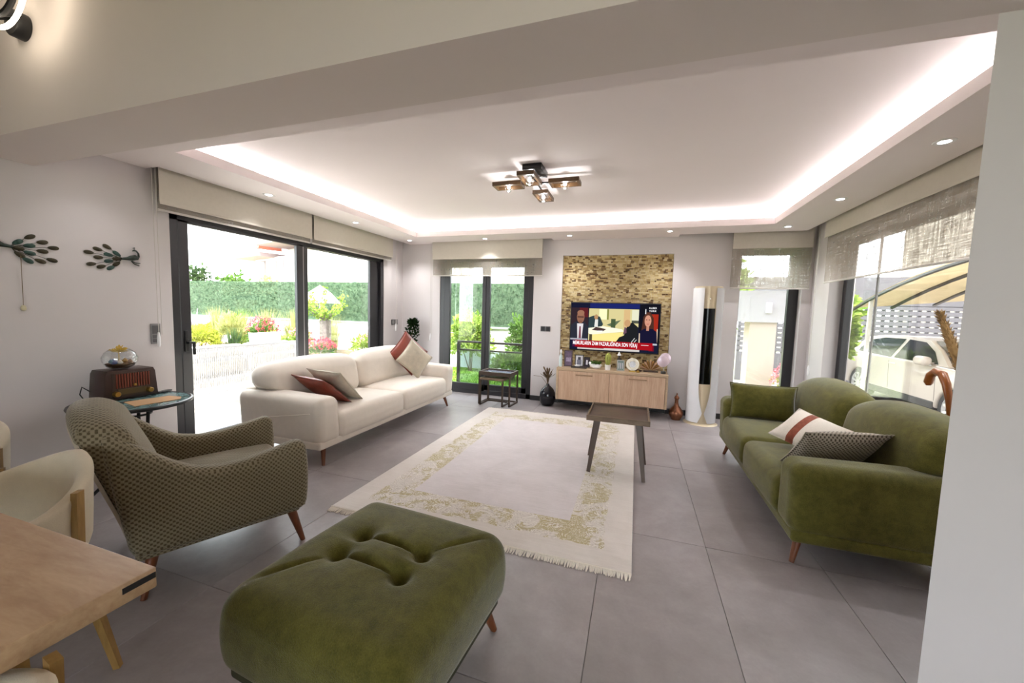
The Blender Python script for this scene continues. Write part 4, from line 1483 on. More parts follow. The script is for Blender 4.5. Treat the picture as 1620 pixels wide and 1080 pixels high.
oval(0.876, 0.66, 0.036, 0.12, (190, 136, 114), 6)
P([(0.835, 0.70), (0.85, 0.80), (0.885, 0.83), (0.92, 0.76), (0.915, 0.70), (0.89, 0.78), (0.855, 0.77)], (84, 50, 38), 7)
rect(0.853, 0.675, 0.868, 0.69, (70, 40, 36), 7)
rect(0.884, 0.675, 0.899, 0.69, (70, 40, 36), 7)
rect(0.864, 0.59, 0.888, 0.60, (150, 70, 66), 7)
rect(0.843, 0.80, 0.851, 0.90, (226, 226, 228), 4)
rect(0.79, 0.165, 0.985, 0.20, (172, 172, 180), 8)
rect(0.03, 0.055, 0.94, 0.205, (150, 16, 26), 9)                     # headline bar
rect(0.03, 0.055, 0.06, 0.205, (70, 22, 60), 10)
rect(0.90, 0.04, 0.955, 0.16, (96, 14, 34), 8)
rect(0.09, 0.012, 0.80, 0.055, (190, 184, 180), 10)
rect(0.09, 0.040, 0.40, 0.055, (120, 40, 46), 11)
bms = {}
for poly, c, layer in layers:
    bm, m = scr(poly, c, layer)
    key = tuple(c)
    if key in bms:
        me = bpy.data.meshes.new('tmp')
        bm.to_mesh(me)
        bms[key].from_mesh(me)
        bpy.data.meshes.remove(me)
        bm.free()
    else:
        bms[key] = bm
# the picture is one flat print: all its tones are faces of one mesh
pic = NB()
mats, idx = [], {}
for key, bm in bms.items():
    idx[key] = len(mats)
    mats.append(SM[key])
    for f in bm.faces:
        nf = pic.faces.new([pic.verts.new(v.co) for v in f.verts])
        nf.material_index = idx[key]
    bm.free()
screen = mesh_obj('screen', pic, mats, tv)
def text_mesh(name, body, size, mat, parent, loc, rot, align='LEFT', extrude=0.0, width=None, bold=0.0):
    cu = bpy.data.curves.new(name, 'FONT')
    cu.body = body
    cu.size = size
    cu.align_x = align
    cu.extrude = extrude
    cu.offset = bold
    ob = bpy.data.objects.new(name, cu)
    COL.objects.link(ob)
    dg = bpy.context.evaluated_depsgraph_get()
    me = bpy.data.meshes.new_from_object(ob.evaluated_get(dg))
    bpy.data.objects.remove(ob)
    if width:
        xs_ = [v.co.x for v in me.vertices]
        k_ = width / (max(xs_) - min(xs_))
        for v in me.vertices:
            v.co.x *= k_
    me.materials.clear()
    me.materials.append(mat)
    o = link(bpy.data.objects.new(name, me))
    o.parent = parent
    o.location = loc
    o.rotation_euler = rot
    return o
TXT = screen_mat((238, 236, 238), 0.55)
UP = (math.pi / 2, 0, 0)
text_mesh('headline', 'MEMURLARIN ZAM PAZARLI\u011eINDA SON V\u0130RAJ', 0.075, TXT, screen, (-0.57, -0.012, 0.086), UP, width=0.90, bold=0.0008)
text_mesh('channel_name', 'HABER', 0.034, TXT, screen, (0.465, -0.012, 0.628), UP, width=0.098)
text_mesh('channel_name', 'T\u00dcRK', 0.034, TXT, screen, (0.465, -0.012, 0.588), UP, width=0.098)
bm = NB()
a_box(bm, (0.385, -0.0125, 0.118), (0.485, -0.012, 0.122))
mesh_obj('caption_line', bm, TXT, screen)

# ------------------------------------------------------------------ column air conditioner
M['champagne'] = plain('champagne_panel', srgb(206, 190, 162), 0.3, 0.2, var=0.03)
M['acwhite'] = plain('ac_white', srgb(236, 236, 240), 0.25, var=0.01)
ac = thing('air_conditioner', 'tall white column air conditioner with a black front strip', 'air conditioner', (0.855, 5.42, 0))
# local: front towards -y
RXa, RYa, HA = 0.168, 0.16, 1.755
def el(phi, k=1.0):
    return (RXa * k * math.sin(phi), -RYa * k * math.cos(phi))
bm = NB()
a_grid(bm, lambda u, v: (*el(2 * math.pi * u, 0.95), 0.02 + (HA - 0.02) * v), 40, 2, close_u=True)
es = [e for e in bm.edges if e.is_boundary]
bmesh.ops.holes_fill(bm, edges=es)
bmesh.ops.recalc_face_normals(bm, faces=list(bm.faces))
mesh_obj('body', bm, M['champagne'], ac, smooth=True)
def gap(z):
    if z > 0.52:
        return 0.40
    if z > 0.15:
        k = (z - 0.15) / 0.37
        return 0.05 + 0.35 * math.sin(k * math.pi / 2)
    return 0.05 + 0.30 * ((0.15 - z) / 0.13)
for s in (-1, 1):
    bm = NB()
    def f(u, v, s=s):
        z = 0.03 + (HA - 0.05) * v
        phi = gap(z) + (2.75 - gap(z)) * u
        x, y = el(phi, 1.06)
        return (s * x, y, z)
    a_grid(bm, f, 14, 40)
    if s < 0:
        bmesh.ops.reverse_faces(bm, faces=list(bm.faces))
    bmesh.ops.solidify(bm, geom=list(bm.faces), thickness=0.012)
    mesh_obj('side_panel', bm, M['acwhite'], ac, smooth=35)
bm = NB()
a_grid(bm, lambda u, v: (*el(-0.40 + 0.80 * u, 0.965), 0.53 + 0.95 * v), 8, 2)
bmesh.ops.solidify(bm, geom=list(bm.faces), thickness=-0.004)
mesh_obj('front_strip', bm, plain('gloss_black', srgb(12, 12, 14), 0.12), ac, smooth=True, label='glossy black display strip')
bm = NB()
a_grid(bm, lambda u, v: (*el(2 * math.pi * u, 0.95 + 0.28 * (1 - v)), 0.0 + 0.025 * v), 40, 1, close_u=True)
bmesh.ops.holes_fill(bm, edges=[e for e in bm.edges if e.is_boundary])
bmesh.ops.recalc_face_normals(bm, faces=list(bm.faces))
mesh_obj('foot', bm, M['champagne'], ac)
bm = NB()
a_lathe(bm, [(0, 0.004), (0.008, 0.003), (0.010, 0)], 10, M=Matrix.Translation((0, -RYa * 0.96, 1.60)) @ Matrix.Rotation(math.pi / 2, 4, 'X'))
mesh_obj('badge', bm, M['chrome'], ac)

# ------------------------------------------------------------------ floor vase with dried palms, copper ewer
vs = thing('vase', 'squat black floor vase with dried palm leaves', 'vase', (-1.20, 5.50, 0))
bm = NB()
a_lathe(bm, [(0, 0.0), (0.075, 0.0), (0.105, 0.04), (0.118, 0.12), (0.112, 0.19), (0.085, 0.245), (0.045, 0.285), (0.026, 0.30), (0.024, 0.32), (0.018, 0.32), (0.02, 0.29), (0, 0.28)], 30)
mesh_obj('body', bm, plain('black_glaze', srgb(24, 24, 32), 0.12), vs, smooth='all')
fr = random.Random(21)
M['dry'] = plain('dry_leaf', srgb(110, 88, 62), 0.9, var=0.2)
for i in range(16):
    a = i * 2.4
    r = fr.uniform(0.05, 0.17)
    h = fr.uniform(0.16, 0.27)
    tip = Vector((r * math.cos(a), r * math.sin(a) * 0.7, 0.31 + h))
    bm = NB()
    mid = Vector((tip.x * 0.25, tip.y * 0.25, 0.31 + h * 0.6))
    side = Vector((-tip.y, tip.x, 0)).normalized() * fr.uniform(0.010, 0.016) if r > 0 else Vector((0.01, 0, 0))
    b0 = Vector((0, 0, 0.29))
    v = [bm.verts.new(p) for p in (b0 - side * 0.2, b0 + side * 0.2, mid + side * 0.7, mid - side * 0.7, tip * 0.9 + Vector((0, 0, 0.03)) + side, tip * 0.9 + Vector((0, 0, 0.03)) - side, tip)]
    bm.faces.new((v[0], v[1], v[2], v[3]))
    bm.faces.new((v[3], v[2], v[4], v[5]))
    bm.faces.new((v[5], v[4], v[6]))
    bmesh.ops.solidify(bm, geom=list(bm.faces), thickness=0.002)
    mesh_obj('leaf', bm, M['dry'], vs)
bm = NB()
a_tube(bm, [(0, 0, 0.30), (-0.10, 0, 0.42), (-0.22, -0.01, 0.43)], 0.003, 5)
mesh_obj('stem', bm, M['dry'], vs)

M['copper'] = plain('hammered_copper', srgb(150, 100, 76), 0.28, 0.85, var=0.2, scale=30, bump=0.4, bscale=60)
ew = thing('ewer', 'copper ewer with a long neck standing on the floor', 'jug', (0.565, 5.45, 0), 1.3)
bm = NB()
a_lathe(bm, [(0, 0), (0.058, 0), (0.060, 0.012), (0.072, 0.03), (0.092, 0.075), (0.090, 0.11), (0.06, 0.155), (0.03, 0.19), (0.022, 0.23), (0.022, 0.27), (0.032, 0.285), (0.030, 0.30), (0.014, 0.32), (0.006, 0.33), (0.010, 0.345), (0, 0.36)], 24)
mesh_obj('body', bm, M['copper'], ew, smooth=True)
bm = NB()
a_tube(bm, [(0.024, 0, 0.275), (0.06, 0, 0.27), (0.085, 0, 0.21), (0.09, 0, 0.15), (0.085, 0, 0.11)], 0.006, 8)
mesh_obj('handle', bm, M['copper'], ew, smooth=True)
bm = NB()
a_tube(bm, [(-0.07, 0, 0.10), (-0.09, 0, 0.14), (-0.085, 0, 0.20), (-0.10, 0, 0.23)], [0.014, 0.010, 0.008, 0.007], 8)
mesh_obj('spout', bm, M['copper'], ew, smooth=True)

# ------------------------------------------------------------------ leaves helper, corner plant
def leaf_mesh(l, w, fold=0.25):
    pts = [(0, 0, 0), (l * 0.3, w * 0.45, fold * w), (l * 0.65, w * 0.4, fold * w * 0.8), (l, 0, 0), (l * 0.65, -w * 0.4, fold * w * 0.8), (l * 0.3, -w * 0.45, fold * w)]
    return pts, [(0, 1, 2, 3), (0, 3, 4, 5)]
def add_leaf(V, F, origin, direction, l, w, roll, fold=0.25):
    d = Vector(direction).normalized()
    up = Vector((0, 0, 1)) if abs(d.z) < 0.95 else Vector((1, 0, 0))
    s = d.cross(up).normalized()
    n = s.cross(d)
    s, n = s * math.cos(roll) + n * math.sin(roll), n * math.cos(roll) - s * math.sin(roll)
    pts, fs = leaf_mesh(l, w, fold)
    b = len(V)
    o = Vector(origin)
    for p in pts:
        V.append(o + d * p[0] + s * p[1] + n * p[2])
    for f in fs:
        F.append(tuple(b + i for i in f))
def pyobj(name, V, F, mat, parent=None, stuff=False):
    me = bpy.data.meshes.new(name)
    me.from_pydata([tuple(v) for v in V], [], F)
    me.materials.append(mat)
    o = link(bpy.data.objects.new(name, me))
    o.parent = parent
    if stuff:
        o['kind'] = 'stuff'
    return o
def rdir(r, zmin=-1.0, zmax=1.0):
    z = r.uniform(zmin, zmax)
    a = r.uniform(0, 2 * math.pi)
    k = math.sqrt(max(0, 1 - z * z))
    return Vector((k * math.cos(a), k * math.sin(a), z))
def foliage_mat(name, c0, c1, scale=3.0, trans=0.35):
    k = MT(name)
    v = k.noise(k.obj(), scale, 3)
    col = k.ramp(v, [(0.35, srgb(*c0)), (0.65, srgb(*c1))])
    d = k.n('BsdfDiffuse')
    k.set(d, 'Color', col)
    t = k.n('BsdfTranslucent')
    k.set(t, 'Color', col)
    m = k.n('MixShader')
    m.inputs[0].default_value = trans
    k.t.links.new(d.outputs[0], m.inputs[1])
    k.t.links.new(t.outputs[0], m.inputs[2])
    k.t.links.new(m.outputs[0], k.out.inputs[0])
    return k.m
M['plantgreen'] = foliage_mat('dark_plant_green', (20, 34, 20), (44, 66, 36), 8)
pl = thing('potted_plant', 'slim dark green plant in the corner behind the cream sofa', 'plant', (-3.60, 5.50, 0))
bm = NB()
a_lathe(bm, [(0, 0), (0.09, 0), (0.12, 0.22), (0.125, 0.24), (0.108, 0.24), (0.10, 0.21), (0, 0.21)], 20)
mesh_obj('pot', bm, plain('terracotta_dark', srgb(96, 60, 46), 0.7), pl, smooth=40)
path = [Vector((0.0, 0, 0.2)), Vector((0.02, 0, 0.6)), Vector((0.06, 0, 0.85)), Vector((0.085, 0, 1.0)), Vector((0.11, 0.0, 1.10)), Vector((0.08, 0, 1.18)), Vector((0.06, 0, 1.10))]
bm = NB()
a_tube(bm, path, 0.006, 6)
mesh_obj('stem', bm, M['dry'], pl)
V, F = [], []
r = random.Random(4)
for i in range(700):
    k = r.random() ** 0.8
    q = k * (len(path) - 1.001)
    j = int(q)
    c = path[j].lerp(path[j + 1], q - j)
    spread = 0.13 * (1 - k) ** 0.8 + 0.022
    d = rdir(r, -0.5, 0.8)
    o = c + d * spread * r.random()
    add_leaf(V, F, o, d, 0.05, 0.026, r.uniform(0, 6))
pyobj('foliage', V, F, M['plantgreen'], pl, True)

# ------------------------------------------------------------------ tall vase with pampas plumes and carved sticks
M['pampas'] = plain('pampas_plume', srgb(142, 112, 70), 0.95, var=0.2, scale=40)
M['honeywood'] = wood('honey_wood', srgb(118, 62, 22), srgb(158, 92, 40), (4, 4, 1), 0.3)
pv = thing('pampas_vase', 'tall vase holding pampas plumes behind the green sofa', 'vase', (1.945, 3.06, 0))
bm = NB()
a_lathe(bm, [(0, 0), (0.055, 0), (0.07, 0.06), (0.078, 0.25), (0.07, 0.45), (0.05, 0.58), (0.055, 0.62), (0.049, 0.62), (0.044, 0.58), (0.062, 0.45), (0.069, 0.25), (0.06, 0.07), (0, 0.05)], 24)
mesh_obj('body', bm, plain('brown_glaze', srgb(96, 66, 44), 0.3), pv, smooth='all')
def plume(p0, p1, p2, rad, n, seed):
    r = random.Random(seed)
    V, F = [], []
    bm = NB()
    a_tube(bm, [p0, p1], 0.003, 5)
    a, b = Vector(p1), Vector(p2)
    mesh_obj('stalk', bm, M['pampas'], pv)
    bm = NB()
    prof = [(0.0, 0.5), (0.15, 0.85), (0.4, 1.0), (0.7, 0.85), (0.9, 0.5), (1.0, 0.08)]
    a_tube(bm, [a.lerp(b, t) for t, _ in prof], [rad * 0.8 * k for _, k in prof], 8)
    bm.normal_update()
    me = bpy.data.meshes.new('tmp')
    bm.to_mesh(me)
    bm.free()
    V = [v.co.copy() for v in me.vertices]
    F = [tuple(p.vertices) for p in me.polygons]
    bpy.data.meshes.remove(me)
    ax = (b - a).normalized()
    for i in range(n):
        t = r.random()
        c = a.lerp(b, t)
        d = (rdir(r) * 0.7 + ax * 1.2).normalized()
        o = c + rdir(r) * rad * 0.55 * (1 - t * 0.6)
        add_leaf(V, F, o, d, rad * 1.6, 0.006, r.uniform(0, 6), 0.05)
    pyobj('plume', V, F, M['pampas'], pv, True)
plume((0.015, 0.0, 0.1), (0.02, 0.07, 1.06), (0.01, 0.305, 1.435), 0.032, 900, 1)
plume((0.02, -0.01, 0.1), (0.03, 0.0, 0.72), (0.03, 0.10, 0.93), 0.025, 500, 2)
st = thing('walking_stick', 'carved honey wood stick handle beside the pampas plumes', 'stick', (1.935, 3.06, 0))
bm = NB()
a_tube(bm, [(-0.02, -0.01, 0.09), (-0.016, 0.010, 0.60), (-0.05, 0.03, 0.90), (-0.06, 0.05, 1.0), (-0.06, 0.09, 1.055), (-0.06, 0.15, 1.065), (-0.06, 0.19, 1.035), (-0.06, 0.205, 0.985), (-0.06, 0.20, 0.965)], [0.012, 0.013, 0.017, 0.022, 0.024, 0.024, 0.024, 0.024, 0.012], 10)
mesh_obj('handle', bm, M['honeywood'], st, smooth=True)

# ------------------------------------------------------------------ peacock wall ornaments
M['peacock'] = plain('patina_metal', srgb(52, 62, 56), 0.45, 0.5, var=0.45, scale=24)
M['feather'] = plain('feather_metal', srgb(60, 54, 38), 0.4, 0.5, var=0.3, scale=60)
M['feather_eye'] = plain('feather_teal', srgb(50, 74, 68), 0.4, 0.4, var=0.3, scale=60)
def peacock(label, y0, z0, flip):
    """relief in the y-z plane on the left wall; tail runs towards -y (or +y when flipped)"""
    t = thing('peacock_ornament', label, 'wall ornament', (XL, y0, z0), group='peacock wall ornaments')
    s = -1 if not flip else 1
    def pt(y, z, x=0.012):
        return Vector((x, s * -y, z))
    bm = NB()
    a_tube(bm, [pt(-0.005, 0.0), pt(0.03, 0.005), pt(0.055, 0.012, 0.014), pt(0.08, 0.02, 0.014), pt(0.10, 0.012)], [0.008, 0.012, 0.020, 0.021, 0.010], 10)
    mesh_obj('body', bm, M['peacock'], t, smooth=True)
    bm = NB()
    a_tube(bm, [pt(0.09, 0.012), pt(0.104, 0.03), pt(0.103, 0.055), pt(0.09, 0.073), pt(0.075, 0.076), pt(0.064, 0.068)], [0.012, 0.0075, 0.006, 0.0058, 0.007, 0.002], 8)
    a_tube(bm, [pt(0.078, 0.08), pt(0.080, 0.093)], 0.0018, 5)
    a_tube(bm, [pt(0.070, 0.092), pt(0.082, 0.097)], 0.004, 6)
    mesh_obj('neck', bm, M['peacock'], t, smooth=True)
    bm = NB()
    a_tube(bm, [pt(0.06, -0.01), pt(0.08, -0.022), pt(0.112, -0.022)], 0.0038, 6)
    a_tube(bm, [pt(0.055, -0.012), pt(0.075, -0.033), pt(0.105, -0.043)], 0.0038, 6)
    mesh_obj('legs', bm, M['peacock'], t, smooth=True)
    fe = [(-0.03, 0.035), (-0.085, 0.078), (-0.03, -0.005), (-0.08, 0.02), (-0.14, 0.052), (-0.035, -0.045), (-0.08, -0.028), (-0.138, -0.008), (-0.19, 0.022), (-0.07, -0.078), (-0.125, -0.075), (-0.18, -0.062)]
    for j, (fy, fz) in enumerate(fe):
        V, F = [], []
        d = pt(fy, fz) - pt(0.01, 0.0)
        ang = math.atan2(fz * 0.9 - 0.0, fy)
        dy, dz = math.cos(ang) * 0.9, math.sin(ang) * 0.6
        l, w = 0.058, 0.030
        bm = NB()
        n = 14
        ring0, ring1 = [], []
        ax = Vector((0, s * -dy, dz)).normalized()
        sd = Vector((0, -ax.z, ax.y))
        c = pt(fy, fz, 0.006)
        cen = bm.verts.new(c + Vector((0.010, 0, 0)))
        for i in range(n):
            a = 2 * math.pi * i / n
            taper = 1.0 - 0.25 * math.cos(a) * -1 * 0.6
            ring0.append(bm.verts.new(c + ax * (l / 2 * math.cos(a)) + sd * (w / 2 * math.sin(a) * taper)))
        for i in range(n):
            bm.faces.new((ring0[i], ring0[(i + 1) % n], cen))
        bm.faces.new(list(reversed(ring0)))
        bmesh.ops.recalc_face_normals(bm, faces=list(bm.faces))
        f = mesh_obj('feather', bm, M['feather'] if j % 3 else M['feather_eye'], t, smooth=True)
        bm = NB()
        a_tube(bm, [pt(0.0, 0.0, 0.005), c - ax * l * 0.4], 0.0016, 4)
        mesh_obj('quill', bm, M['feather'], f)
    return t
peacock('metal peacock ornament facing the window', 1.935, 1.70, False)
peacock('metal peacock ornament above the hanging cord', 1.375, 1.70, True)
pc = thing('pull_cord', 'thin cord with a pale knob hanging under the peacock', 'cord', (XL + 0.012, 1.408, 1.29))
bm = NB()
a_cyl(bm, (0, 0, 0.03), (0, 0.004, 0.36), 0.0018, n=5)
mesh_obj('cord', bm, plain('cord_tan', srgb(120, 104, 80), 0.9), pc)
bm = NB()
a_lathe(bm, [(0, 0), (0.010, 0.002), (0.014, 0.016), (0.010, 0.032), (0.004, 0.036), (0, 0.036)], 12)
mesh_obj('knob', bm, plain('ivory_knob', srgb(206, 198, 164), 0.4), pc, smooth=True)

# ------------------------------------------------------------------ switches on the walls
M['switch'] = plain('anthracite_switch', srgb(84, 82, 84), 0.4)
M['switch_l'] = plain('grey_switch', srgb(128, 126, 126), 0.35)
def switch(label, origin, axis, n, w, h, mat, group=None):
    t = thing('wall_switch', label, 'switch', origin, group=group)
    for i in range(n):
        c = (i - (n - 1) / 2) * (w + 0.003)
        if axis == 'x':
            p = box_obj('plate', (0, c - w / 2, -h / 2), (0.010, c + w / 2, h / 2), mat, t, 0.003)
            box_obj('rocker', (0.010, c - w * 0.36, -h * 0.36), (0.013, c + w * 0.36, h * 0.36), M['switch_l'] if mat is M['switch'] else M['switch'], p, 0.001, 1)
        else:
            p = box_obj('plate', (c - w / 2, -0.010, -h / 2), (c + w / 2, 0, h / 2), mat, t, 0.003)
            box_obj('rocker', (c - w * 0.36, -0.013, -h * 0.36), (c + w * 0.36, -0.010, h * 0.36), M['frame'], p, 0.001, 1)
    return t
th = thing('wall_panel', 'grey upright control panel beside the sliding window', 'control panel', (XL, 2.134, 1.103))
box_obj('plate', (0, -0.035, -0.085), (0.010, 0.035, 0.085), M['switch_l'], th, 0.003)
box_obj('display', (0.010, -0.026, 0.0), (0.012, 0.026, 0.07), M['switch'], th)
for i in range(2):
    box_obj('button', (0.010, -0.024, -0.07 + 0.033 * i), (0.013, 0.024, -0.043 + 0.033 * i), M['switch'], th, 0.001, 1)
switch('pair of dark switches between the window and the corner plant', (XL, 5.49, 1.14), 'x', 2, 0.085, 0.085, M['switch'])
switch('pair of dark sockets beside the stone niche', (-1.316, YB, 1.122), 'y', 2, 0.075, 0.08, M['switch'])

# ------------------------------------------------------------------ ornaments on the cabinet (top at z 0.605)
ZT_ = 0.605
def orn(name, label, cat, x, y, rz=0.0):
    return thing(name, label, cat, (x, y, ZT_), rz, 'ornaments on the television cabinet')
t = orn('bottle', 'slim white bottle at the end of the oak cabinet', 'bottle', -1.005, 5.42)
bm = NB()
a_lathe(bm, [(0, 0), (0.022, 0), (0.024, 0.02), (0.024, 0.15), (0.010, 0.18), (0.010, 0.21), (0, 0.21)], 14)
mesh_obj('body', bm, plain('pale_teal', srgb(196, 212, 212), 0.2), t, smooth=40)
bm = NB()
a_lathe(bm, [(0, 0.20), (0.014, 0.20), (0.016, 0.225), (0.008, 0.245), (0, 0.247)], 12)
mesh_obj('stopper', bm, M['white'], t, smooth=True)
def framed(name, label, x, y, w, h, rz, rim, face, tilt=0.12, bands=()):
    t = orn(name, label, 'picture frame', x, y, rz)
    Mx = Matrix.Rotation(-tilt, 4, 'X')
    b = 0.014
    bm = NB()
    for lo, hi in (((-w / 2, -0.008, 0), (w / 2, 0.008, b)), ((-w / 2, -0.008, h - b), (w / 2, 0.008, h)), ((-w / 2, -0.008, b), (-w / 2 + b, 0.008, h - b)), ((w / 2 - b, -0.008, b), (w / 2, 0.008, h - b))):
        a_box(bm, lo, hi)
    bmesh.ops.transform(bm, matrix=Mx, verts=list(bm.verts))
    mesh_obj('rim', bm, rim, t)
    bm = NB()
    a_box(bm, (-w / 2 + b, -0.004, b), (w / 2 - b, 0.006, h - b))
    bmesh.ops.transform(bm, matrix=Mx, verts=list(bm.verts))
    mesh_obj('picture', bm, face, t)
    for lo, hi, m in bands:
        bm = NB()
        a_box(bm, (lo[0], -0.0055, lo[1]), (hi[0], -0.004, hi[1]))
        bmesh.ops.transform(bm, matrix=Mx, verts=list(bm.verts))
        mesh_obj('print', bm, m, t)
    bm = NB()
    a_bar(bm, (0, 0.012 + h * 0.7 * math.sin(tilt), h * 0.7), (0, 0.012 + h * 0.45, 0.003), 0.03, 0.004)
    mesh_obj('strut', bm, M['black'], t)
    return t
G = [plain('grey_print', srgb(120, 120, 136), 0.5), plain('pale_print', srgb(214, 212, 220), 0.4), plain('plum_print', srgb(92, 66, 96), 0.4, var=0.4, scale=20), plain('dark_print', srgb(48, 38, 54), 0.4), plain('sea_print', srgb(96, 116, 112), 0.4, var=0.2, scale=30)]
framed('photo_frame', 'dark purple picture frame beside the slim bottle', -0.905, 5.47, 0.12, 0.235, 0.25, plain('maroon_rim', srgb(58, 26, 34), 0.4), G[2], bands=[((-0.03, 0.07), (0.035, 0.13), plain('lilac_print', srgb(150, 132, 164), 0.4, var=0.3, scale=40))])
framed('photo_frame', 'black and white photograph in a dark frame', -0.755, 5.52, 0.125, 0.175, 0.1, plain('dark_rim', srgb(40, 30, 28), 0.4), G[1], bands=[((-0.02, 0.10), (0.02, 0.14), G[3]), ((-0.032, 0.03), (0.03, 0.10), G[0])])
framed('photo_frame', 'small dark photo frame with a pale figure', -0.645, 5.50, 0.085, 0.15, -0.15, plain('dark_rim2', srgb(40, 32, 34), 0.4), G[3], bands=[((-0.012, 0.04), (0.014, 0.105), G[1])])
t = orn('tray', 'low dark tray with a white dish in front of the photographs', 'tray', -0.735, 5.405)
bm = NB()
a_soft(bm, (0.22, 0.12, 0.018), 0.008, 4, centre=(0, 0, 0.009))
mesh_obj('base', bm, plain('tray_dark', srgb(44, 32, 26), 0.4), t)
bm = NB()
a_lathe(bm, [(0, 0.018), (0.03, 0.019), (0.045, 0.035), (0.043, 0.036), (0.028, 0.023), (0, 0.022)], 16, (-0.03, 0, 0))
mesh_obj('dish', bm, M['white'], t, smooth=True)
t = orn('succulent_planter', 'white bird shaped dish planted with succulents', 'planter', -0.52, 5.44)
bm = NB()
a_tube(bm, [(-0.085, 0, 0.085), (-0.075, 0, 0.08), (-0.05, 0, 0.045), (0.0, 0, 0.035), (0.06, 0, 0.04), (0.09, 0, 0.06)], [0.010, 0.018, 0.028, 0.036, 0.03, 0.008], 12)
mesh_obj('dish', bm, M['white'], t, smooth=True)
M['succ'] = foliage_mat('succulent', (56, 84, 40), (120, 150, 84), 20)
r = random.Random(9)
for (x, z, s_) in ((-0.03, 0.09, 0.05), (0.045, 0.085, 0.06), (0.01, 0.10, 0.045)):
    V, F = [], []
    for i in range(40):
        add_leaf(V, F, (x, 0, z - 0.025), rdir(r, 0.1, 1.0), s_ * r.uniform(0.8, 1.3), 0.016, r.uniform(0, 6))
    pyobj('succulent', V, F, M['succ'], t)
t = orn('cactus_pot', 'yellow green cactus in a small white pot', 'plant', -0.345, 5.42)
bm = NB()
a_lathe(bm, [(0, 0), (0.034, 0), (0.042, 0.072), (0.038, 0.072), (0.034, 0.06), (0, 0.06)], 18)
mesh_obj('pot', bm, M['white'], t, smooth=40)
bm = NB()
a_grid(bm, lambda u, v: ((0.040 * (1 + 0.12 * math.cos(10 * 2 * math.pi * u))) * math.sin(min(1, v * 1.25 + 0.12) * math.pi * 0.5) ** 0.6 * (1 if v < 0.6 else max(0.05, math.cos((v - 0.6) / 0.4 * math.pi / 2) ** 0.7)) * math.cos(2 * math.pi * u),
                         (0.040 * (1 + 0.12 * math.cos(10 * 2 * math.pi * u))) * math.sin(min(1, v * 1.25 + 0.12) * math.pi * 0.5) ** 0.6 * (1 if v < 0.6 else max(0.05, math.cos((v - 0.6) / 0.4 * math.pi / 2) ** 0.7)) * math.sin(2 * math.pi * u), 0.055 + 0.185 * v), 60, 14, close_u=True)
mesh_obj('cactus', bm, plain('cactus_green', srgb(150, 154, 72), 0.7, var=0.2, scale=30), t, smooth='all')
t = orn('figurine', 'slender dark figurine with a white cap', 'figurine', -0.205, 5.56)
bm = NB()
a_lathe(bm, [(0, 0), (0.028, 0), (0.03, 0.01), (0.018, 0.05), (0.022, 0.10), (0.026, 0.14), (0.012, 0.17), (0.018, 0.195), (0.012, 0.215), (0, 0.22)], 16)
mesh_obj('body', bm, plain('figurine_dark', srgb(50, 34, 26), 0.4), t, smooth=True)
bm = NB()
a_lathe(bm, [(0.030, 0.195), (0.024, 0.205), (0.008, 0.235), (0, 0.25)], 14)
mesh_obj('cap', bm, M['white'], t, smooth=True)
framed('photo_frame', 'small grey green framed picture before the figurine', -0.172, 5.40, 0.10, 0.15, 0.05, plain('silver_rim', srgb(150, 152, 146), 0.4), G[4], bands=[((-0.028, 0.03), (-0.02, 0.11), G[1]), ((-0.005, 0.03), (0.003, 0.11), G[1]), ((0.018, 0.03), (0.026, 0.11), G[1])])
t = orn('plaque', 'round white plaque with a silver print on a stand', 'plaque', -0.018, 5.40)
Rp = Matrix.Translation((0, 0, 0.10)) @ Matrix.Rotation(math.pi / 2 - 0.12, 4, 'X')
bm = NB()
a_lathe(bm, [(0, 0.004), (0.05, 0.004), (0.056, 0.010), (0.082, 0.008), (0.086, 0.0), (0.08, -0.006), (0, -0.006)], 32, M=Rp)
mesh_obj('disc', bm, plain('ivory_enamel', srgb(228, 222, 206), 0.35), t, smooth=True)
bm = NB()
a_lathe(bm, [(0, 0.008), (0.040, 0.007), (0.042, 0.004)], 24, M=Rp)
mesh_obj('centre', bm, plain('silver_print', srgb(176, 174, 178), 0.35, 0.3, var=0.2, scale=40), t)
bm = NB()
a_bar(bm, (-0.04, -0.02, 0.008), (0.04, -0.02, 0.008), 0.02, 0.016)
a_bar(bm, (0, -0.02, 0.01), (0, 0.05, 0.06), 0.012)
mesh_obj('stand', bm, M['brass'], t)
t = orn('shell_box', 'small gold trinket in front of the round plaque', 'trinket', 0.055, 5.375)
bm = NB()
a_lathe(bm, [(0, 0), (0.022, 0), (0.026, 0.010), (0.018, 0.022), (0, 0.026)], 14)
mesh_obj('body', bm, M['brass'], t, smooth=True)
bm = NB()
a_lathe(bm, [(0, 0.024), (0.006, 0.026), (0.006, 0.034), (0, 0.037)], 10)
mesh_obj('knob', bm, M['brass'], t, smooth=True)
t = orn('ornate_bowl', 'ornate gold and brown fan ornament on a dark base', 'ornament', 0.215, 5.50)
box_obj('base', (-0.09, -0.035, 0), (0.10, 0.035, 0.018), M['bakelite'], t, 0.004)
for i in range(9):
    a = math.radians(20 + 17.5 * i)
    bm = NB()
    d = Vector((math.cos(a), 0, math.sin(a)))
    a_tube(bm, [Vector((0, 0, 0.02)) + d * 0.02, Vector((0, 0, 0.02)) + d * 0.08, Vector((0, 0, 0.02)) + d * 0.125, Vector((0, 0, 0.02)) + d * 0.14], [0.008, 0.014, 0.016, 0.006], 8)
    mesh_obj('fan_rib', bm, plain('antique_gold', srgb(140, 102, 52) if i % 2 else srgb(186, 150, 120), 0.4, 0.5), t, smooth=True)
t = orn('candle_dish', 'flat dark candle dish behind the gold trinket', 'dish', 0.055, 5.475)
bm = NB()
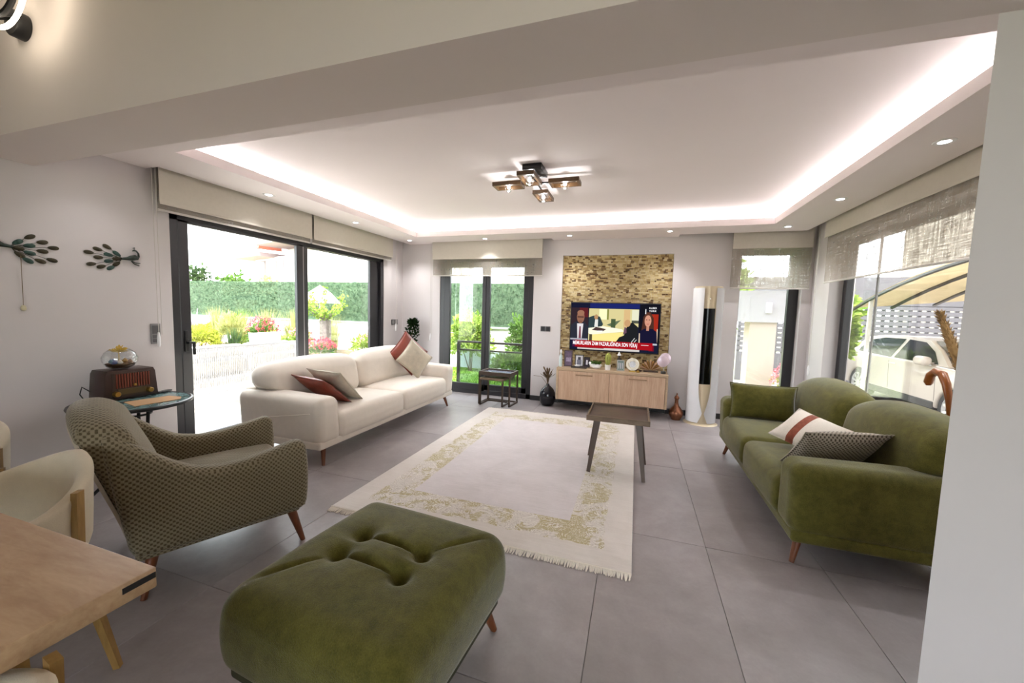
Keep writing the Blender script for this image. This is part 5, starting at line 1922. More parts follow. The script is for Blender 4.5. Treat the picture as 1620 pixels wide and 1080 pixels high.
a_lathe(bm, [(0, 0), (0.04, 0), (0.058, 0.014), (0.055, 0.016), (0.036, 0.006), (0, 0.005)], 18)
mesh_obj('dish', bm, M['bakelite'], t, smooth=True)
bm = NB()
a_lathe(bm, [(0, 0.006), (0.02, 0.006), (0.02, 0.03), (0, 0.03)], 14)
mesh_obj('candle', bm, plain('candle_dark', srgb(70, 50, 40), 0.6), t, smooth=40)
t = orn('vanity_mirror', 'pale pink round vanity mirror on a slim stand', 'mirror', 0.375, 5.42)
pk = plain('pink_mirror', srgb(224, 204, 216), 0.25, 0.2, var=0.03)
Rm = Matrix.Translation((-0.01, -0.01, 0.165)) @ Matrix.Rotation(math.pi / 2, 4, 'X')
for dx, dy, dz, rr, ang in ((-0.012, -0.012, 0.165, 0.075, 0.15), (0.022, 0.03, 0.20, 0.075, -0.25)):
    bm = NB()
    a_lathe(bm, [(0, 0.006), (rr * 0.9, 0.006), (rr, 0.002), (rr, -0.004), (0, -0.006)], 30, M=Matrix.Translation((dx, dy, dz)) @ Matrix.Rotation(ang, 4, 'Z') @ Matrix.Rotation(math.pi / 2, 4, 'X'))
    mesh_obj('disc', bm, pk, t, smooth=30)
bm = NB()
a_lathe(bm, [(0.006, 0.03), (0.006, 0.11), (0, 0.11)], 10)
mesh_obj('stem', bm, M['chrome'], t, smooth=True)
bm = NB()
a_lathe(bm, [(0, 0), (0.032, 0), (0.034, 0.02), (0.03, 0.032), (0, 0.034)], 18)
mesh_obj('base', bm, M['black'], t, smooth=40)

# ------------------------------------------------------------------ outside: ground
M['paving'] = plain('pale_paving', srgb(206, 200, 194), 0.8, var=0.05, scale=3)
M['drive'] = plain('driveway', srgb(150, 146, 140), 0.85, var=0.08, scale=3)
M['soil'] = plain('bed_soil', srgb(112, 96, 74), 0.95, var=0.2, scale=8)
M['lawn'] = foliage_mat('lawn_green', (104, 140, 46), (150, 180, 74), 6, 0.0)
M['render'] = plain('white_render', srgb(232, 228, 224), 0.85, var=0.02)
M['hedge'] = foliage_mat('artificial_hedge', (74, 94, 74), (98, 118, 94), 12, 0.1)
struct(box_obj('ground', (-70, -40, -0.6), (60, 70, -0.36), plain('far_ground', srgb(150, 150, 120), 0.9, var=0.1, scale=0.2)), 'open ground around the house')
struct(box_obj('driveway', (2.32, -6, -0.36), (12, 11.5, -0.30), M['drive']), 'pale concrete driveway')
patio = struct(box_obj('patio', (-12, -6, -0.36), (XL - TH, 5.2, -0.04), M['grout']), 'pale stone patio outside the sliding window')
pm = {}
for i in range(7):
    for j in range(6):
        x0, y0 = -8.7 + i * 0.66, 1.3 + j * 0.66
        if not pm:
            bm = NB()
            a_box(bm, (-0.326, -0.326, -0.04), (0.326, 0.326, -0.02), 0.003, 1)
            o = mesh_obj('paving_slab', bm, M['paving'], patio)
            pm['m'] = o.data
        else:
            o = link(bpy.data.objects.new('paving_slab', pm['m']))
            o.parent = patio
        o.location = (x0 + 0.33, y0 + 0.33, 0)
struct(box_obj('garden_bed', (-16, 5.2, -0.36), (-4.7, 8.05, 0.25), M['soil']), 'raised planting bed along the fence')
lawn = struct(box_obj('lawn', (-4.7, YB + TH, -0.36), (1.6, 8.5, 0.02), M['lawn']), 'bright green lawn behind the house')
V, F = [], []
r = random.Random(31)
for i in range(9000):
    x, y = r.uniform(-4.6, -0.6), r.uniform(YB + TH + 0.05, 8.1)
    d = (rdir(r, 0.6, 1.0))
    h = r.uniform(0.03, 0.06)
    s = Vector((-d.y, d.x, 0)) * 0.004 + Vector((0.003, 0, 0))
    b = len(V)
    o = Vector((x, y, 0.019))
    V += [o - s, o + s, o + d * h]
    F.append((b, b + 1, b + 2))
g = pyobj('grass', V, F, M['lawn'], lawn, True)

# ------------------------------------------------------------------ garden wall and the green fence on it
def fence_pt(t):
    return Vector((-16 + 17.4 * t, 7.78 + 0.58 * t, 0))
fw = thing('garden_wall', 'low white rendered garden wall under the green fence', 'wall', (0, 0, 0))
a, b = fence_pt(0), fence_pt(1)
nrm = Vector((-(b - a).y, (b - a).x, 0)).normalized()
bm = NB()
a_hexa(bm, [a + Vector((0, 0, -0.36)), b + Vector((0, 0, -0.36)), b + nrm * 0.2 + Vector((0, 0, -0.36)), a + nrm * 0.2 + Vector((0, 0, -0.36)),
            a + Vector((0, 0, 0.96)), b + Vector((0, 0, 0.96)), b + nrm * 0.2 + Vector((0, 0, 0.96)), a + nrm * 0.2 + Vector((0, 0, 0.96))])
mesh_obj('wall_body', bm, M['render'], fw)
bm = NB()
a2, b2 = a - nrm * 0.03, b - nrm * 0.03
a_hexa(bm, [a2 + Vector((0, 0, 0.96)), b2 + Vector((0, 0, 0.96)), b2 + nrm * 0.26 + Vector((0, 0, 0.96)), a2 + nrm * 0.26 + Vector((0, 0, 0.96)),
            a2 + Vector((0, 0, 1.0)), b2 + Vector((0, 0, 1.0)), b2 + nrm * 0.26 + Vector((0, 0, 1.0)), a2 + nrm * 0.26 + Vector((0, 0, 1.0))])
mesh_obj('coping', bm, plain('grey_coping', srgb(150, 152, 156), 0.8), fw)
hf = thing('hedge_fence', 'tall panels of artificial green hedge fencing', 'fence', (0, 0, 0))
NP = 13
r = random.Random(17)
for i in range(NP):
    p0, p1 = fence_pt(i / NP), fence_pt((i + 1) / NP)
    n0 = nrm * 0.06
    V, F = [], []
    z0, z1 = 1.0, 2.0
    base = [p0 + n0, p1 + n0, p1 + n0 + nrm * 0.05, p0 + n0 + nrm * 0.05]
    for zz in (z0, z1):
        V += [q + Vector((0, 0, zz)) for q in base]
    F += [(0, 1, 5, 4), (1, 2, 6, 5), (2, 3, 7, 6), (3, 0, 4, 7), (4, 5, 6, 7)]
    for k in range(1500):
        o = p0.lerp(p1, r.random()) + n0 + Vector((0, 0, r.uniform(z0 + 0.055, z1)))
        d = (-nrm * 1.0 + rdir(r) * 0.9).normalized()
        add_leaf(V, F, o, d, 0.05, 0.012, r.uniform(0, 6), 0.1)
    pyobj('panel', V, F, M['hedge'], hf)

# ------------------------------------------------------------------ plants of the garden
def shrub(name, label, loc, size, n, mat, leaf=(0.07, 0.03), seed=0, zmin=-0.2, cat='shrub', group=None, up=0.3, stem=True, extra=None):
    t = thing(name, label, cat, loc, group=group)
    r = random.Random(seed)
    V, F = [], []
    sx, sy, sz = size
    for i in range(n):
        d = rdir(r, zmin, 1.0)
        k = r.random() ** 0.4
        bump = 0.78 + 0.3 * noise.noise(d * 2.3 + Vector((seed, 0, 0)))
        o = Vector((d.x * sx * k * bump, d.y * sy * k * bump, sz * 0.45 + d.z * sz * 0.55 * k * bump))
        dd = (d + rdir(r) * 0.8 + Vector((0, 0, up))).normalized()
        s = r.uniform(0.7, 1.3)
        add_leaf(V, F, o, dd, leaf[0] * s, leaf[1] * s, r.uniform(0, 6))
    pyobj('foliage', V, F, mat, t, True)
    if stem:
        bm = NB()
        for q in range(4):
            e = rdir(r, 0.5, 1.0)
            a_tube(bm, [(0.02 * q, 0, -0.02), (e.x * sx * 0.3, e.y * sy * 0.3, sz * 0.3), (e.x * sx * 0.6, e.y * sy * 0.6, sz * 0.6)], [0.012, 0.008, 0.004], 5)
        mesh_obj('stem', bm, M['dry'], t)
    if extra:
        mat2, n2, ln = extra
        V, F = [], []
        for i in range(n2):
            d = rdir(r, 0.1, 1.0)
            o = Vector((d.x * sx * 0.9, d.y * sy * 0.9, sz * 0.5 + d.z * sz * 0.5))
            for q in range(5):
                add_leaf(V, F, o + rdir(r) * 0.02 + Vector((0, 0, ln * q / 5)), rdir(r, 0.0, 1.0), 0.035, 0.025, r.uniform(0, 6))
        pyobj('flowers', V, F, mat2, t, True)
    return t
M['leaf_yellow'] = foliage_mat('yellow_green_leaf', (128, 140, 40), (196, 200, 92), 5)
M['leaf_lime'] = foliage_mat('lime_leaf', (96, 128, 48), (176, 196, 100), 5)
M['leaf_green'] = foliage_mat('mid_green_leaf', (60, 92, 44), (112, 144, 72), 5)
M['leaf_pale'] = foliage_mat('pale_grass_leaf', (140, 148, 84), (200, 200, 140), 5)
M['leaf_dark'] = foliage_mat('dark_leaf', (40, 60, 36), (84, 104, 66), 4)
M['bloom_red'] = foliage_mat('red_bloom', (176, 54, 74), (216, 110, 122), 5)
M['bloom_pink'] = foliage_mat('pink_bloom', (206, 120, 136), (232, 172, 178), 5)
M['bark'] = plain('grey_bark', srgb(112, 104, 100), 0.9, var=0.2, scale=20)
ZG = 0.24
shrub('shrub', 'rounded yellow green shrub behind the patio sofa', (-8.9, 5.72, ZG), (0.52, 0.36, 0.72), 2300, M['leaf_yellow'], seed=1)
shrub('shrub', 'lime leaved shrub beside the yellow one', (-7.0, 5.85, ZG), (0.44, 0.32, 0.6), 1600, M['leaf_lime'], seed=2)
shrub('shrub', 'feathery pale shrub at the foot of the green fence', (-9.05, 6.5, ZG), (0.42, 0.26, 0.95), 2000, M['leaf_pale'], (0.11, 0.018), seed=3, up=1.2)
shrub('flowering_shrub', 'red flowering shrub beside the feathery grass', (-8.0, 6.45, ZG), (0.46, 0.28, 0.80), 1500, M['leaf_green'], seed=5, extra=(M['bloom_red'], 110, 0.08))
shrub('flowering_shrub', 'coral flowering shrub near the window mullion', (-7.13, 6.65, ZG), (0.30, 0.26, 0.66), 900, M['leaf_lime'], seed=6, extra=(M['bloom_pink'], 60, 0.06))
shrub('flowering_shrub', 'red flowering clump under the little post tree', (-6.30, 6.38, ZG - 0.02), (0.38, 0.24, 0.42), 400, M['leaf_green'], seed=7, extra=(M['bloom_red'], 120, 0.08))
shrub('flowering_shrub', 'pink flowering shrub before the white garden wall', (-5.45, 6.75, ZG), (0.36, 0.3, 0.62), 800, M['leaf_lime'], seed=8, extra=(M['bloom_pink'], 60, 0.06))
def tufts(label, loc, n, h, mat, seed, spread=0.3, w=0.014, name='grass_clump'):
    t = thing(name, label, 'plant', loc)
    r = random.Random(seed)
    V, F = [], []
    for i in range(n):
        a = r.uniform(0, 6.28)
        k = r.random()
        o = Vector((math.cos(a) * spread * k * 0.6, math.sin(a) * spread * k * 0.4, 0))
        lean = Vector((math.cos(a) * k * spread, math.sin(a) * k * spread, 0))
        hh = h * r.uniform(0.6, 1.1)
        s = Vector((-math.sin(a), math.cos(a), 0)) * w
        b = len(V)
        V += [o - s, o + s, o + lean * 0.5 + Vector((0, 0, hh * 0.6)) + s * 0.8, o + lean * 0.5 + Vector((0, 0, hh * 0.6)) - s * 0.8, o + lean * 1.3 + Vector((0, 0, hh))]
        F += [(b, b + 1, b + 2, b + 3), (b + 3, b + 2, b + 4)]
    pyobj('blades', V, F, mat, t, True)
    bm = NB()
    a_lathe(bm, [(0, -0.01), (spread * 0.4, -0.01), (spread * 0.25, 0.03), (0, 0.04)], 10)
    mesh_obj('crown', bm, M['soil'], t, smooth=True)
    return t
tufts('tall pale ornamental grass before the green fence', (-8.95, 7.32, ZG), 420, 1.0, M['leaf_pale'], 3, 0.255, 0.006)
tufts('second clump of pale grass next to the red flowering shrub', (-8.05, 7.30, ZG), 420, 1.0, M['leaf_pale'], 4, 0.255, 0.006)
tufts('tall pale grass beside the silvery agave', (-10.75, 7.32, ZG), 420, 1.0, M['leaf_pale'], 14, 0.235, 0.006)
tufts('pale grass between the coral shrub and the fence', (-6.95, 7.38, ZG), 300, 0.9, M['leaf_pale'], 15, 0.2, 0.006)
tufts('greener grass clump behind the yellow shrub', (-9.85, 7.32, ZG), 400, 0.95, M['leaf_lime'], 16, 0.255, 0.006)
tufts('dark spiky plant between the yellow and lime shrubs', (-7.92, 5.72, ZG), 60, 0.66, M['leaf_dark'], 5, 0.18, 0.014, 'spiky_plant')
tufts('silvery agave with broad blades at the bed end', (-9.98, 6.25, ZG), 22, 0.95, foliage_mat('silver_leaf', (150, 140, 146), (206, 196, 200), 4), 6, 0.28, 0.04, 'agave')
tr = thing('young_tree', 'little pale leaved tree on a grey trunk in the bed', 'tree', (-6.62, 6.85, ZG))
bm = NB()
a_box(bm, (-0.10, -0.08, 0), (0.10, 0.08, 0.82), 0.02)
mesh_obj('trunk', bm, M['bark'], tr)
r = random.Random(44)
V, F = [], []
for q in range(11):
    d = rdir(r, 0.5, 1.0)
    ln = r.uniform(0.45, 0.72)
    bm = NB()
    e = Vector((0, 0, 0.80)) + d * ln
    a_tube(bm, [(0, 0, 0.78), e], [0.014, 0.004], 5)
    mesh_obj('branch', bm, M['bark'], tr)
    for k in range(60):
        o = Vector((0, 0, 0.80)) + d * ln * r.uniform(0.2, 1.05) + rdir(r) * 0.06
        add_leaf(V, F, o, rdir(r), 0.07, 0.04, r.uniform(0, 6))
pyobj('foliage', V, F, M['leaf_lime'], tr, True)
shrub('garden_bush', 'big lime green bush on the lawn by the glass railing', (-3.5, 7.75, 0.02), (0.60, 0.35, 1.5), 2600, M['leaf_lime'], (0.09, 0.045), seed=12, zmin=-0.5)
shrub('garden_bush', 'tall loose bush at the right of the lime one', (-2.26, 7.8, 0.02), (0.44, 0.3, 1.45), 1500, M['leaf_green'], (0.09, 0.045), seed=13, zmin=-0.6)
shrub('garden_bush', 'low leafy bush behind the nesting tables', (-2.30, 7.1, 0.0), (0.5, 0.35, 0.62), 900, M['leaf_lime'], (0.08, 0.045), seed=14)

# ------------------------------------------------------------------ glass balustrade outside the lawn door
bl = thing('glass_railing', 'low glass railing with dark rails outside the lawn door', 'railing', (0, 6.15, 0))
for x in (-2.98, -1.40):
    box_obj('post', (x - 0.025, -0.025, 0.0), (x + 0.025, 0.025, 0.80), M['frame'], bl, 0.003)
box_obj('top_rail', (-3.0, -0.025, 0.80), (-1.38, 0.025, 0.835), M['frame'], bl, 0.004)
box_obj('mid_rail', (-2.98, -0.02, 0.665), (-1.40, 0.02, 0.69), M['frame'], bl, 0.003)
box_obj('glass_panel', (-2.95, -0.005, 0.02), (-1.43, 0.005, 0.665), M['rail_glass'], bl)
box_obj('ledge', (-3.1, -0.2, -0.02), (-1.3, 0.08, 0.0), M['paving'], bl)

# ------------------------------------------------------------------ patio sofa
M['rope'] = plain('grey_rope', srgb(176, 172, 172), 0.8)
M['alu'] = plain('pale_aluminium', srgb(170, 168, 172), 0.45, 0.2)
M['outcush'] = fabric('outdoor_cushion', srgb(222, 218, 214), 0.03)
ps = thing('patio_sofa', 'grey rope backed patio sofa seen from behind', 'sofa', (-5.2, 3.98, -0.02))
for y in (-0.78, 0.78):
    bm = NB()
    for x in (0.0, -0.74):
        a_bar(bm, (x, y, 0), (x, y, 0.80 if x == 0 else 0.62), 0.05)
    a_bar(bm, (0, y, 0.62), (-0.74, y, 0.62), 0.05)
    mesh_obj('side_frame', bm, M['alu'], ps)
for z, nm in ((0.80, 'top_rail'), (0.66, 'upper_rail'), (0.40, 'mid_rail'), (0.20, 'lower_rail')):
    bm = NB()
    a_bar(bm, (0, -0.78, z), (0, 0.78, z), 0.05)
    mesh_obj(nm, bm, M['alu'], ps)
bm = NB()
a_bar(bm, (-0.74, -0.78, 0.22), (-0.74, 0.78, 0.22), 0.06)
mesh_obj('front_rail', bm, M['alu'], ps)
for i in range(62):
    y = -0.75 + 1.5 * i / 61
    bm = NB()
    a_cyl(bm, (0.024, y, 0.21), (0.024, y, 0.80), 0.006, n=5)
    mesh_obj('rope', bm, M['rope'], ps)
for y in (-0.38, 0.38):
    bm = NB()
    a_soft(bm, (0.66, 0.74, 0.16), 0.05, 4, centre=(-0.38, y, 0.36))
    mesh_obj('seat_cushion', bm, M['outcush'], ps, smooth='all')
    bm = NB()
    a_soft(bm, (0.16, 0.74, 0.42), 0.06, 4, centre=(-0.13, y, 0.62))
    mesh_obj('back_cushion', bm, M['outcush'], ps, smooth='all')
oc = thing('patio_cushion', 'white cushion propped on the patio sofa', 'cushion', (-5.475, 4.46, 0.675))
bm = NB()
a_pillow(bm, 0.56, 0.55, 0.13, 12, TR(rx=math.pi / 2, rz=math.pi / 2))
mesh_obj('cover', bm, M['outcush'], oc, smooth='all')
oc2 = [(-0.28, 0.0), (0.28, 0.0)]
bm = NB()
a_tube(bm, [(0, -0.27, 0.262), (0, 0.27, 0.262)], 0.004, 5)
mesh_obj('piping', bm, M['outcush'], oc)

def parasol(label, loc, h, rr, pole):
    t = thing('parasol', label, 'parasol', loc)
    bm = NB()
    a_lathe(bm, [(rr, h - 0.42), (rr * 0.5, h - 0.16), (0.02, h), (0.0, h + 0.02)], 8)
    bmesh.ops.solidify(bm, geom=list(bm.faces), thickness=0.01)
    mesh_obj('canopy', bm, plain('canopy_cloth', srgb(236, 230, 218), 0.8), t)
    bm = NB()
    a_cyl(bm, (0, 0, 0), (0, 0, h), 0.025, n=8)
    mesh_obj('pole', bm, M['alu'], t)
    return t
parasol('cream parasol standing before the green fence', (-7.40, 7.5, ZG), 1.62, 0.48, True)
parasol('large white parasol in the garden beyond the fence', (-2.35, 10.3, -0.36), 2.95, 1.5, True)

# ------------------------------------------------------------------ houses and trees beyond the fence
M['hwall'] = plain('house_wall', srgb(222, 214, 212), 0.9, var=0.02)
M['hroof'] = plain('roof_tile', srgb(190, 112, 84), 0.85, var=0.12, scale=4)
M['hband'] = plain('roof_band', srgb(150, 132, 136), 0.8)
M['hglass'] = plain('house_pane', srgb(110, 112, 124), 0.15)
h1 = thing('house', 'white house with a terracotta gable behind the green fence', 'house', (-26.5, 22, -0.36), math.radians(-18))
bm = NB()
a_box(bm, (-2.4, 0, 0), (6.0, 8, 5.2))
a_box(bm, (-0.2, 1.0, 5.2), (6.0, 8, 8.6))
mesh_obj('walls', bm, M['hwall'], h1)
bm = NB()
for (x0, x1, z0, z1) in ((-3.6, 1.0, 5.15, 5.45), (0.8, 7.0, 5.9, 6.3)):
    a_box(bm, (x0, -1.2, z0), (x1, 8.2, z1))
mesh_obj('flat_roof', bm, M['hband'], h1)
bm = NB()
a_prism(bm, [(-1.9, 6.0), (1.5, 9.7), (1.9, 9.7), (-1.3, 6.0)], 1, -0.2, 8.4)
a_prism(bm, [(1.5, 9.7), (1.9, 9.7), (7.4, 6.4), (7.0, 6.2)], 1, -0.2, 8.4)
mesh_obj('gable_roof', bm, M['hroof'], h1)
for (x0, x1, z0, z1) in ((-1.3, -0.6, 3.6, 5.0), (0.9, 1.35, 4.2, 4.9), (2.0, 2.5, 4.2, 4.9), (4.6, 5.2, 4.0, 5.0), (0.6, 1.6, 6.7, 7.6), (3.2, 4.4, 6.8, 7.9)):
    f = box_obj('window', (x0, (-0.04 if z1 < 5.2 else 0.96), z0), (x1, (0.02 if z1 < 5.2 else 1.02), z1), M['hband'], h1)
    box_obj('pane', (x0 + 0.06, (-0.06 if z1 < 5.2 else 0.94), z0 + 0.06), (x1 - 0.06, (-0.03 if z1 < 5.2 else 0.97), z1 - 0.06), M['hglass'], f)
h2 = thing('house', 'plain white block house with a brown slatted window', 'house', (-14.5, 16.5, -0.36), math.radians(-14))
box_obj('walls', (-3.0, 0, 0), (3.6, 6, 6.0), M['hwall'], h2)
box_obj('flat_roof', (-3.2, -0.2, 6.0), (3.8, 6.2, 6.2), M['hband'], h2)
f = box_obj('window', (0.35, -0.05, 2.6), (0.95, 0.02, 4.0), M['hband'], h2)
box_obj('pane', (0.42, -0.07, 2.66), (0.88, -0.04, 3.94), M['hglass'], f)
f = box_obj('window', (1.75, -0.05, 2.6), (3.35, 0.02, 3.95), M['hband'], h2)
for i in range(7):
    box_obj('slat', (1.80, -0.09, 2.66 + 0.18 * i), (3.30, -0.04, 2.78 + 0.18 * i), plain('slat_brown', srgb(150, 110, 96), 0.7), f)
def tree(label, loc, h, rad, n, mat, seed, group='trees beyond the garden fence'):
    t = thing('tree', label, 'tree', loc, group=group)
    r = random.Random(seed)
    V, F = [], []
    for i in range(n):
        d = rdir(r, -0.8, 1.0)
        k = r.random() ** 0.35
        bump = 0.75 + 0.45 * noise.noise(d * 2.0 + Vector((seed, 3, 0)))
        o = Vector((d.x * rad * k * bump, d.y * rad * k * bump, h * 0.62 + d.z * h * 0.38 * k * bump))
        add_leaf(V, F, o, (d + rdir(r)).normalized(), 0.22, 0.12, r.uniform(0, 6))
    pyobj('crown', V, F, mat, t, True)
    bm = NB()
    a_tube(bm, [(0, 0, -0.1), (0.03, 0, h * 0.4), (0, 0.05, h * 0.75)], [0.12, 0.09, 0.03], 8)
    mesh_obj('trunk', bm, M['bark'], t, smooth=True)
    return t
tree('slim grey green tree beyond the fence beside the window stile', (-21.9, 14.0, -0.36), 3.9, 0.75, 900, M['leaf_dark'], 1)
tree('wider green tree beyond the fence near the slim one', (-19.75, 14.4, -0.36), 3.6, 0.85, 900, M['leaf_green'], 2)
tree('low rounded tree beyond the fence before the gable house', (-17.7, 14.6, -0.36), 3.3, 0.75, 700, M['leaf_pale'], 3)
tree('dark leafy tree behind the white parasol', (-2.6, 13.6, -0.36), 4.2, 1.7, 1800, M['leaf_green'], 5)
tree('light green tree outside the narrow window', (1.75, 10.2, -0.36), 3.6, 0.75, 1300, M['leaf_lime'], 6)
tree('dense green tree between the porch post and the car', (3.9, 9.8, -0.30), 2.6, 0.5, 2000, M['leaf_lime'], 7)

# ------------------------------------------------------------------ porch, gate, car port, car
M['taupewall'] = plain('taupe_render', srgb(186, 172, 164), 0.85, var=0.02)
M['greyband'] = plain('grey_band', srgb(176, 172, 180), 0.85, var=0.02)
M['gate'] = plain('gate_grey', srgb(92, 90, 96), 0.5)
pp = thing('porch', 'taupe porch pillar carrying a grey beam outside the narrow window', 'porch', (0, 8.5, -0.30))
box_obj('pillar', (2.10, 0, 0), (2.55, 0.4, 1.60), M['taupewall'], pp)
box_obj('beam', (1.6, -0.05, 1.60), (2.85, 0.45, 2.20), M['greyband'], pp)
box_obj('roof', (1.5, -1.5, 3.05), (3.3, 0.6, 3.15), M['greyband'], pp)  # unseen slab added to keep the sun off pillar and beam
box_obj('shade_roof_post', (1.52, -0.1, 0), (1.60, -0.02, 3.05), M['greyband'], pp)  # support of the added shade slab
box_obj('wall_light', (2.33, -0.12, 1.78), (2.42, -0.05, 1.98), M['white'], pp, 0.006)
gt = thing('slatted_gate', 'dark grey gate of horizontal slats behind the car', 'gate', (0, 11.6, -0.30))
box_obj('lower_panel', (2.6, 0, 0.0), (8.0, 0.04, 0.78), M['gate'], gt)
box_obj('upper_panel', (2.6, 0, 2.05), (8.0, 0.04, 2.75), M['gate'], gt)
for i in range(10):
    z = 0.82 + 0.127 * i
    box_obj('slat', (2.6, 0, z), (8.0, 0.03, z + 0.10), M['gate'], gt)
for i in range(32):
    x = 2.6 + 0.17 * i
    box_obj('bar', (x, 0.03, 0.0), (x + 0.075, 0.07, 2.75), M['gate'], gt)
shrub('flowering_shrub', 'pink blossoming shrub at the foot of the porch pillar', (2.62, 8.0, -0.30), (0.26, 0.22, 0.85), 260, M['leaf_pale'], (0.05, 0.03), seed=21, extra=(M['bloom_pink'], 150, 0.05))
cp = thing('car_port', 'curved cream car port roof on dark ribs', 'car port', (0, 0, -0.30))
def cz(x, y):
    return 2.62 - 0.50 * max(0, (y - 5.2) / 3.4) ** 2 + 0.10 * (x - 4.0)
bm = NB()
a_grid(bm, lambda u, v: (4.0 + 4.4 * u, 3.6 + 5.6 * v, cz(4.0 + 4.4 * u, 3.6 + 5.6 * v)), 8, 16)
bmesh.ops.solidify(bm, geom=list(bm.faces), thickness=-0.03)
mesh_obj('roof_sheet', bm, plain('cream_sheet', srgb(176, 164, 142), 0.7), cp, smooth=30)
for i in range(8):
    x = 4.0 + 0.62 * i
    bm = NB()
    a_tube(bm, [(x, 3.6 + 5.6 * k / 12, cz(x, 3.6 + 5.6 * k / 12) - 0.045) for k in range(13)], 0.03, 6)
    mesh_obj('rib', bm, M['frame'], cp)
for (x, y) in ((4.02, 8.62), (8.3, 9.0), (8.3, 3.8)):
    box_obj('post', (x - 0.025, y - 0.025, 0), (x + 0.025, y + 0.025, cz(x, y) - 0.02), plain('pale_post', srgb(196, 190, 186), 0.5), cp)

nb = thing('sky_block_wall', 'taupe wall behind the parked car, built tall to block the sky', 'building', (9.2, 0, -0.30))  # wall behind the car, with added height and depth to cut the sky
box_obj('wall_body', (0, -8, 0), (4.0, 18, 8.0), plain('boundary_render', srgb(150, 140, 130), 0.9, var=0.05), nb)
box_obj('coping', (-0.05, -8, 8.0), (4.05, 18, 8.15), M['greyband'], nb)
M['carpaint'] = plain('white_car_paint', srgb(182, 170, 162), 0.3, var=0.01, coat=0.3)
M['carglass'] = plain('car_glass', srgb(44, 50, 58), 0.06, spec=0.8)
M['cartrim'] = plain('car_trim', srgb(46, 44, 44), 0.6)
car = thing('car', 'white car parked under the curved car port', 'car', (5.575, 0, -0.30))
def arch(cy, r=0.375, n=9):
    return [(cy - r * math.cos(math.pi * i / n), 0.30 + r * math.sin(math.pi * i / n)) for i in range(n + 1)]
prof = [(6.80, 0.30), (6.74, 0.55), (6.80, 0.78), (7.10, 0.90), (7.80, 0.98), (8.6, 1.0), (10.2, 1.02), (10.85, 1.04), (10.98, 0.95), (11.02, 0.70), (10.98, 0.34)]
under = [(10.75, 0.30)] + list(reversed(arch(10.26))) + list(reversed(arch(7.58)))
bm = NB()
a_prism(bm, prof + under, 0, -0.90, 0.90, 0.04, 3)
mesh_obj('body', bm, M['carpaint'], car, smooth=35)
bm = NB()
for (y0, y1) in ((7.98, 9.86),):
    a_box(bm, (-0.915, y0, 0.27), (0.915, y1, 0.40), 0.02)
mesh_obj('sill', bm, M['cartrim'], car)
def side(y, t, off=0.0, s=-1):
    return Vector((s * (0.875 - 0.235 * t + off), y, 0.985 + 0.425 * t))
base = [(7.72, 0.0), (10.90, 0.0)]
st_ = [(7.78, 0.0), (8.20, 0.55), (8.62, 0.92), (9.1, 1.0), (9.9, 1.0), (10.4, 0.86), (10.88, 0.0)]
bm = NB()
rows = [[bm.verts.new(side(y, t, 0, s)) for y, t in st_] for s in (-1, 1)]
bot = [[bm.verts.new(side(y, 0, 0, s)) for y, t in st_[1:-1]] for s in (-1, 1)]
for s in (0, 1):
    ring = rows[s] + list(reversed(bot[s]))
    bm.faces.new(ring if s else list(reversed(ring)))
for i in range(len(st_) - 1):
    bm.faces.new((rows[0][i], rows[0][i + 1], rows[1][i + 1], rows[1][i]))
bmesh.ops.recalc_face_normals(bm, faces=list(bm.faces))
cabin = mesh_obj('cabin', bm, M['carpaint'], car)
for s in (-1, 1):
    for poly in ([(8.02, 0.05), (8.30, 0.50), (8.66, 0.83), (9.12, 0.89), (9.16, 0.05)], [(9.24, 0.05), (9.22, 0.89), (9.85, 0.88), (10.20, 0.74), (10.42, 0.30), (10.40, 0.05)]):
        bm = NB()
        f1 = [bm.verts.new(side(y, t, 0.004, s)) for y, t in poly]
        bm.faces.new(f1)
        bmesh.ops.solidify(bm, geom=list(bm.faces), thickness=0.006)
        mesh_obj('side_window', bm, M['carglass'], cabin)
bm = NB()
f1 = [bm.verts.new(p + Vector((0, -0.006, 0.006))) for p in (side(7.84, 0.06, -0.06, -1), side(7.84, 0.06, -0.06, 1), side(8.58, 0.89, -0.06, 1), side(8.20, 0.555, -0.05, 1))]
bm.verts.ensure_lookup_table()
f2 = [bm.verts.new(p + Vector((0, -0.006, 0.006))) for p in (side(8.58, 0.89, -0.06, -1), side(8.20, 0.555, -0.05, -1))]
bm.faces.new((f1[0], f1[1], f1[3], f2[1]))
bm.faces.new((f2[1], f1[3], f1[2], f2[0]))
mesh_obj('windscreen', bm, M['carglass'], cabin)
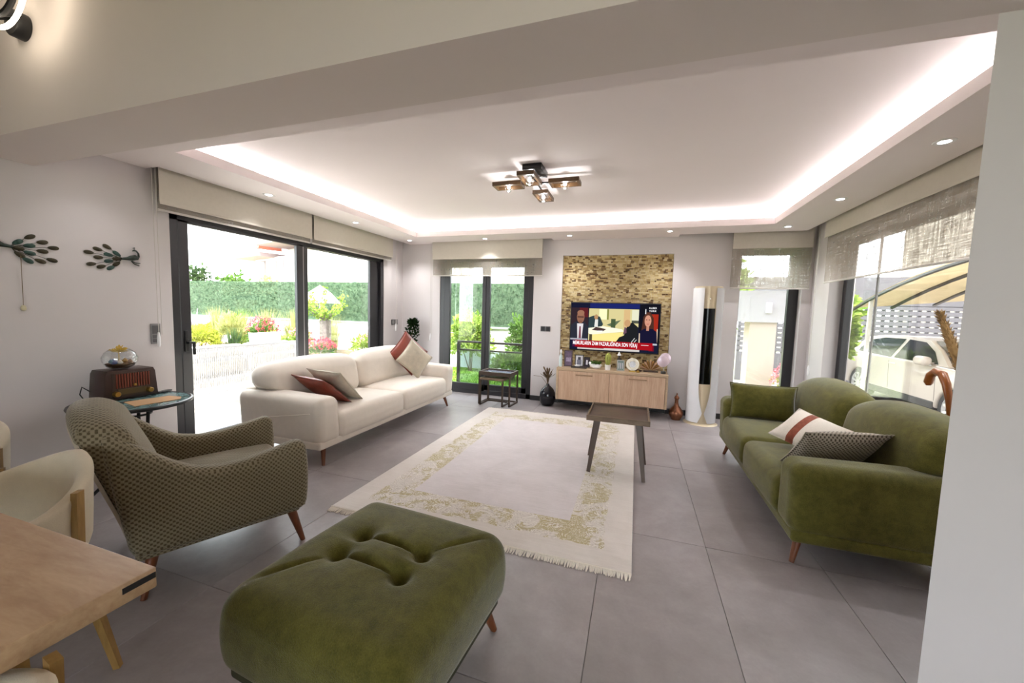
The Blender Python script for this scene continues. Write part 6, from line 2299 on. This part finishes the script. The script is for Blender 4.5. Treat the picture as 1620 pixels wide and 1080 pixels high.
for s in (-1, 1):
    bm = NB()
    a_soft(bm, (0.15, 0.26, 0.15), 0.06, 4, centre=(s * 1.0, 8.16, 1.05))
    a_box(bm, (min(s * 0.86, s * 0.98), 8.12, 1.0), (max(s * 0.86, s * 0.98), 8.18, 1.03))
    mesh_obj('mirror', bm, M['carpaint'], car, smooth='all')
    bm = NB()
    a_tube(bm, [(s * 0.905, 9.02, 0.90), (s * 0.93, 9.06, 0.90), (s * 0.93, 9.16, 0.90), (s * 0.905, 9.2, 0.90)], 0.012, 6)
    mesh_obj('door_handle', bm, M['carpaint'], car, smooth=True)
    bm = NB()
    for y in (7.98, 9.2, 10.0):
        a_bar(bm, (s * 0.9005, y, 0.42), (s * 0.9005, y + (0.03 if y < 10 else 0.1), 0.95), 0.006, 0.004)
    mesh_obj('door_gap', bm, M['cartrim'], car)
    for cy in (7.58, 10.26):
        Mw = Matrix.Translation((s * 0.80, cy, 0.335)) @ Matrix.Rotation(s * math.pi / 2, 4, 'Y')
        bm = NB()
        a_lathe(bm, [(0.22, -0.10), (0.30, -0.10), (0.335, -0.06), (0.335, 0.06), (0.30, 0.10), (0.235, 0.10), (0.22, 0.07)], 32, M=Mw)
        wheel = mesh_obj('wheel', bm, plain('tyre', srgb(30, 30, 31), 0.85), car, smooth=40)
        bm = NB()
        a_lathe(bm, [(0.20, 0.06), (0.225, 0.095), (0.235, 0.095), (0.235, 0.06)], 32, M=Mw)
        a_lathe(bm, [(0, 0.085), (0.04, 0.08), (0.05, 0.05)], 16, M=Mw)
        for i in range(10):
            a = 2 * math.pi * i / 10
            p0 = Mw @ Vector((0.03 * math.cos(a), 0.03 * math.sin(a), 0.07))
            p1 = Mw @ Vector((0.222 * math.cos(a), 0.222 * math.sin(a), 0.08))
            a_bar(bm, p0, p1, 0.030, 0.02, up=(1, 0, 0), w1=0.045)
        mesh_obj('rim', bm, plain('alloy', srgb(206, 206, 208), 0.3, 0.6), wheel)
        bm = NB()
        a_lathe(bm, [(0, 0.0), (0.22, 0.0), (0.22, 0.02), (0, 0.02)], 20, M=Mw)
        mesh_obj('hub_shade_disc', bm, M['cartrim'], wheel)  # dark disc standing in for the shade behind the spokes
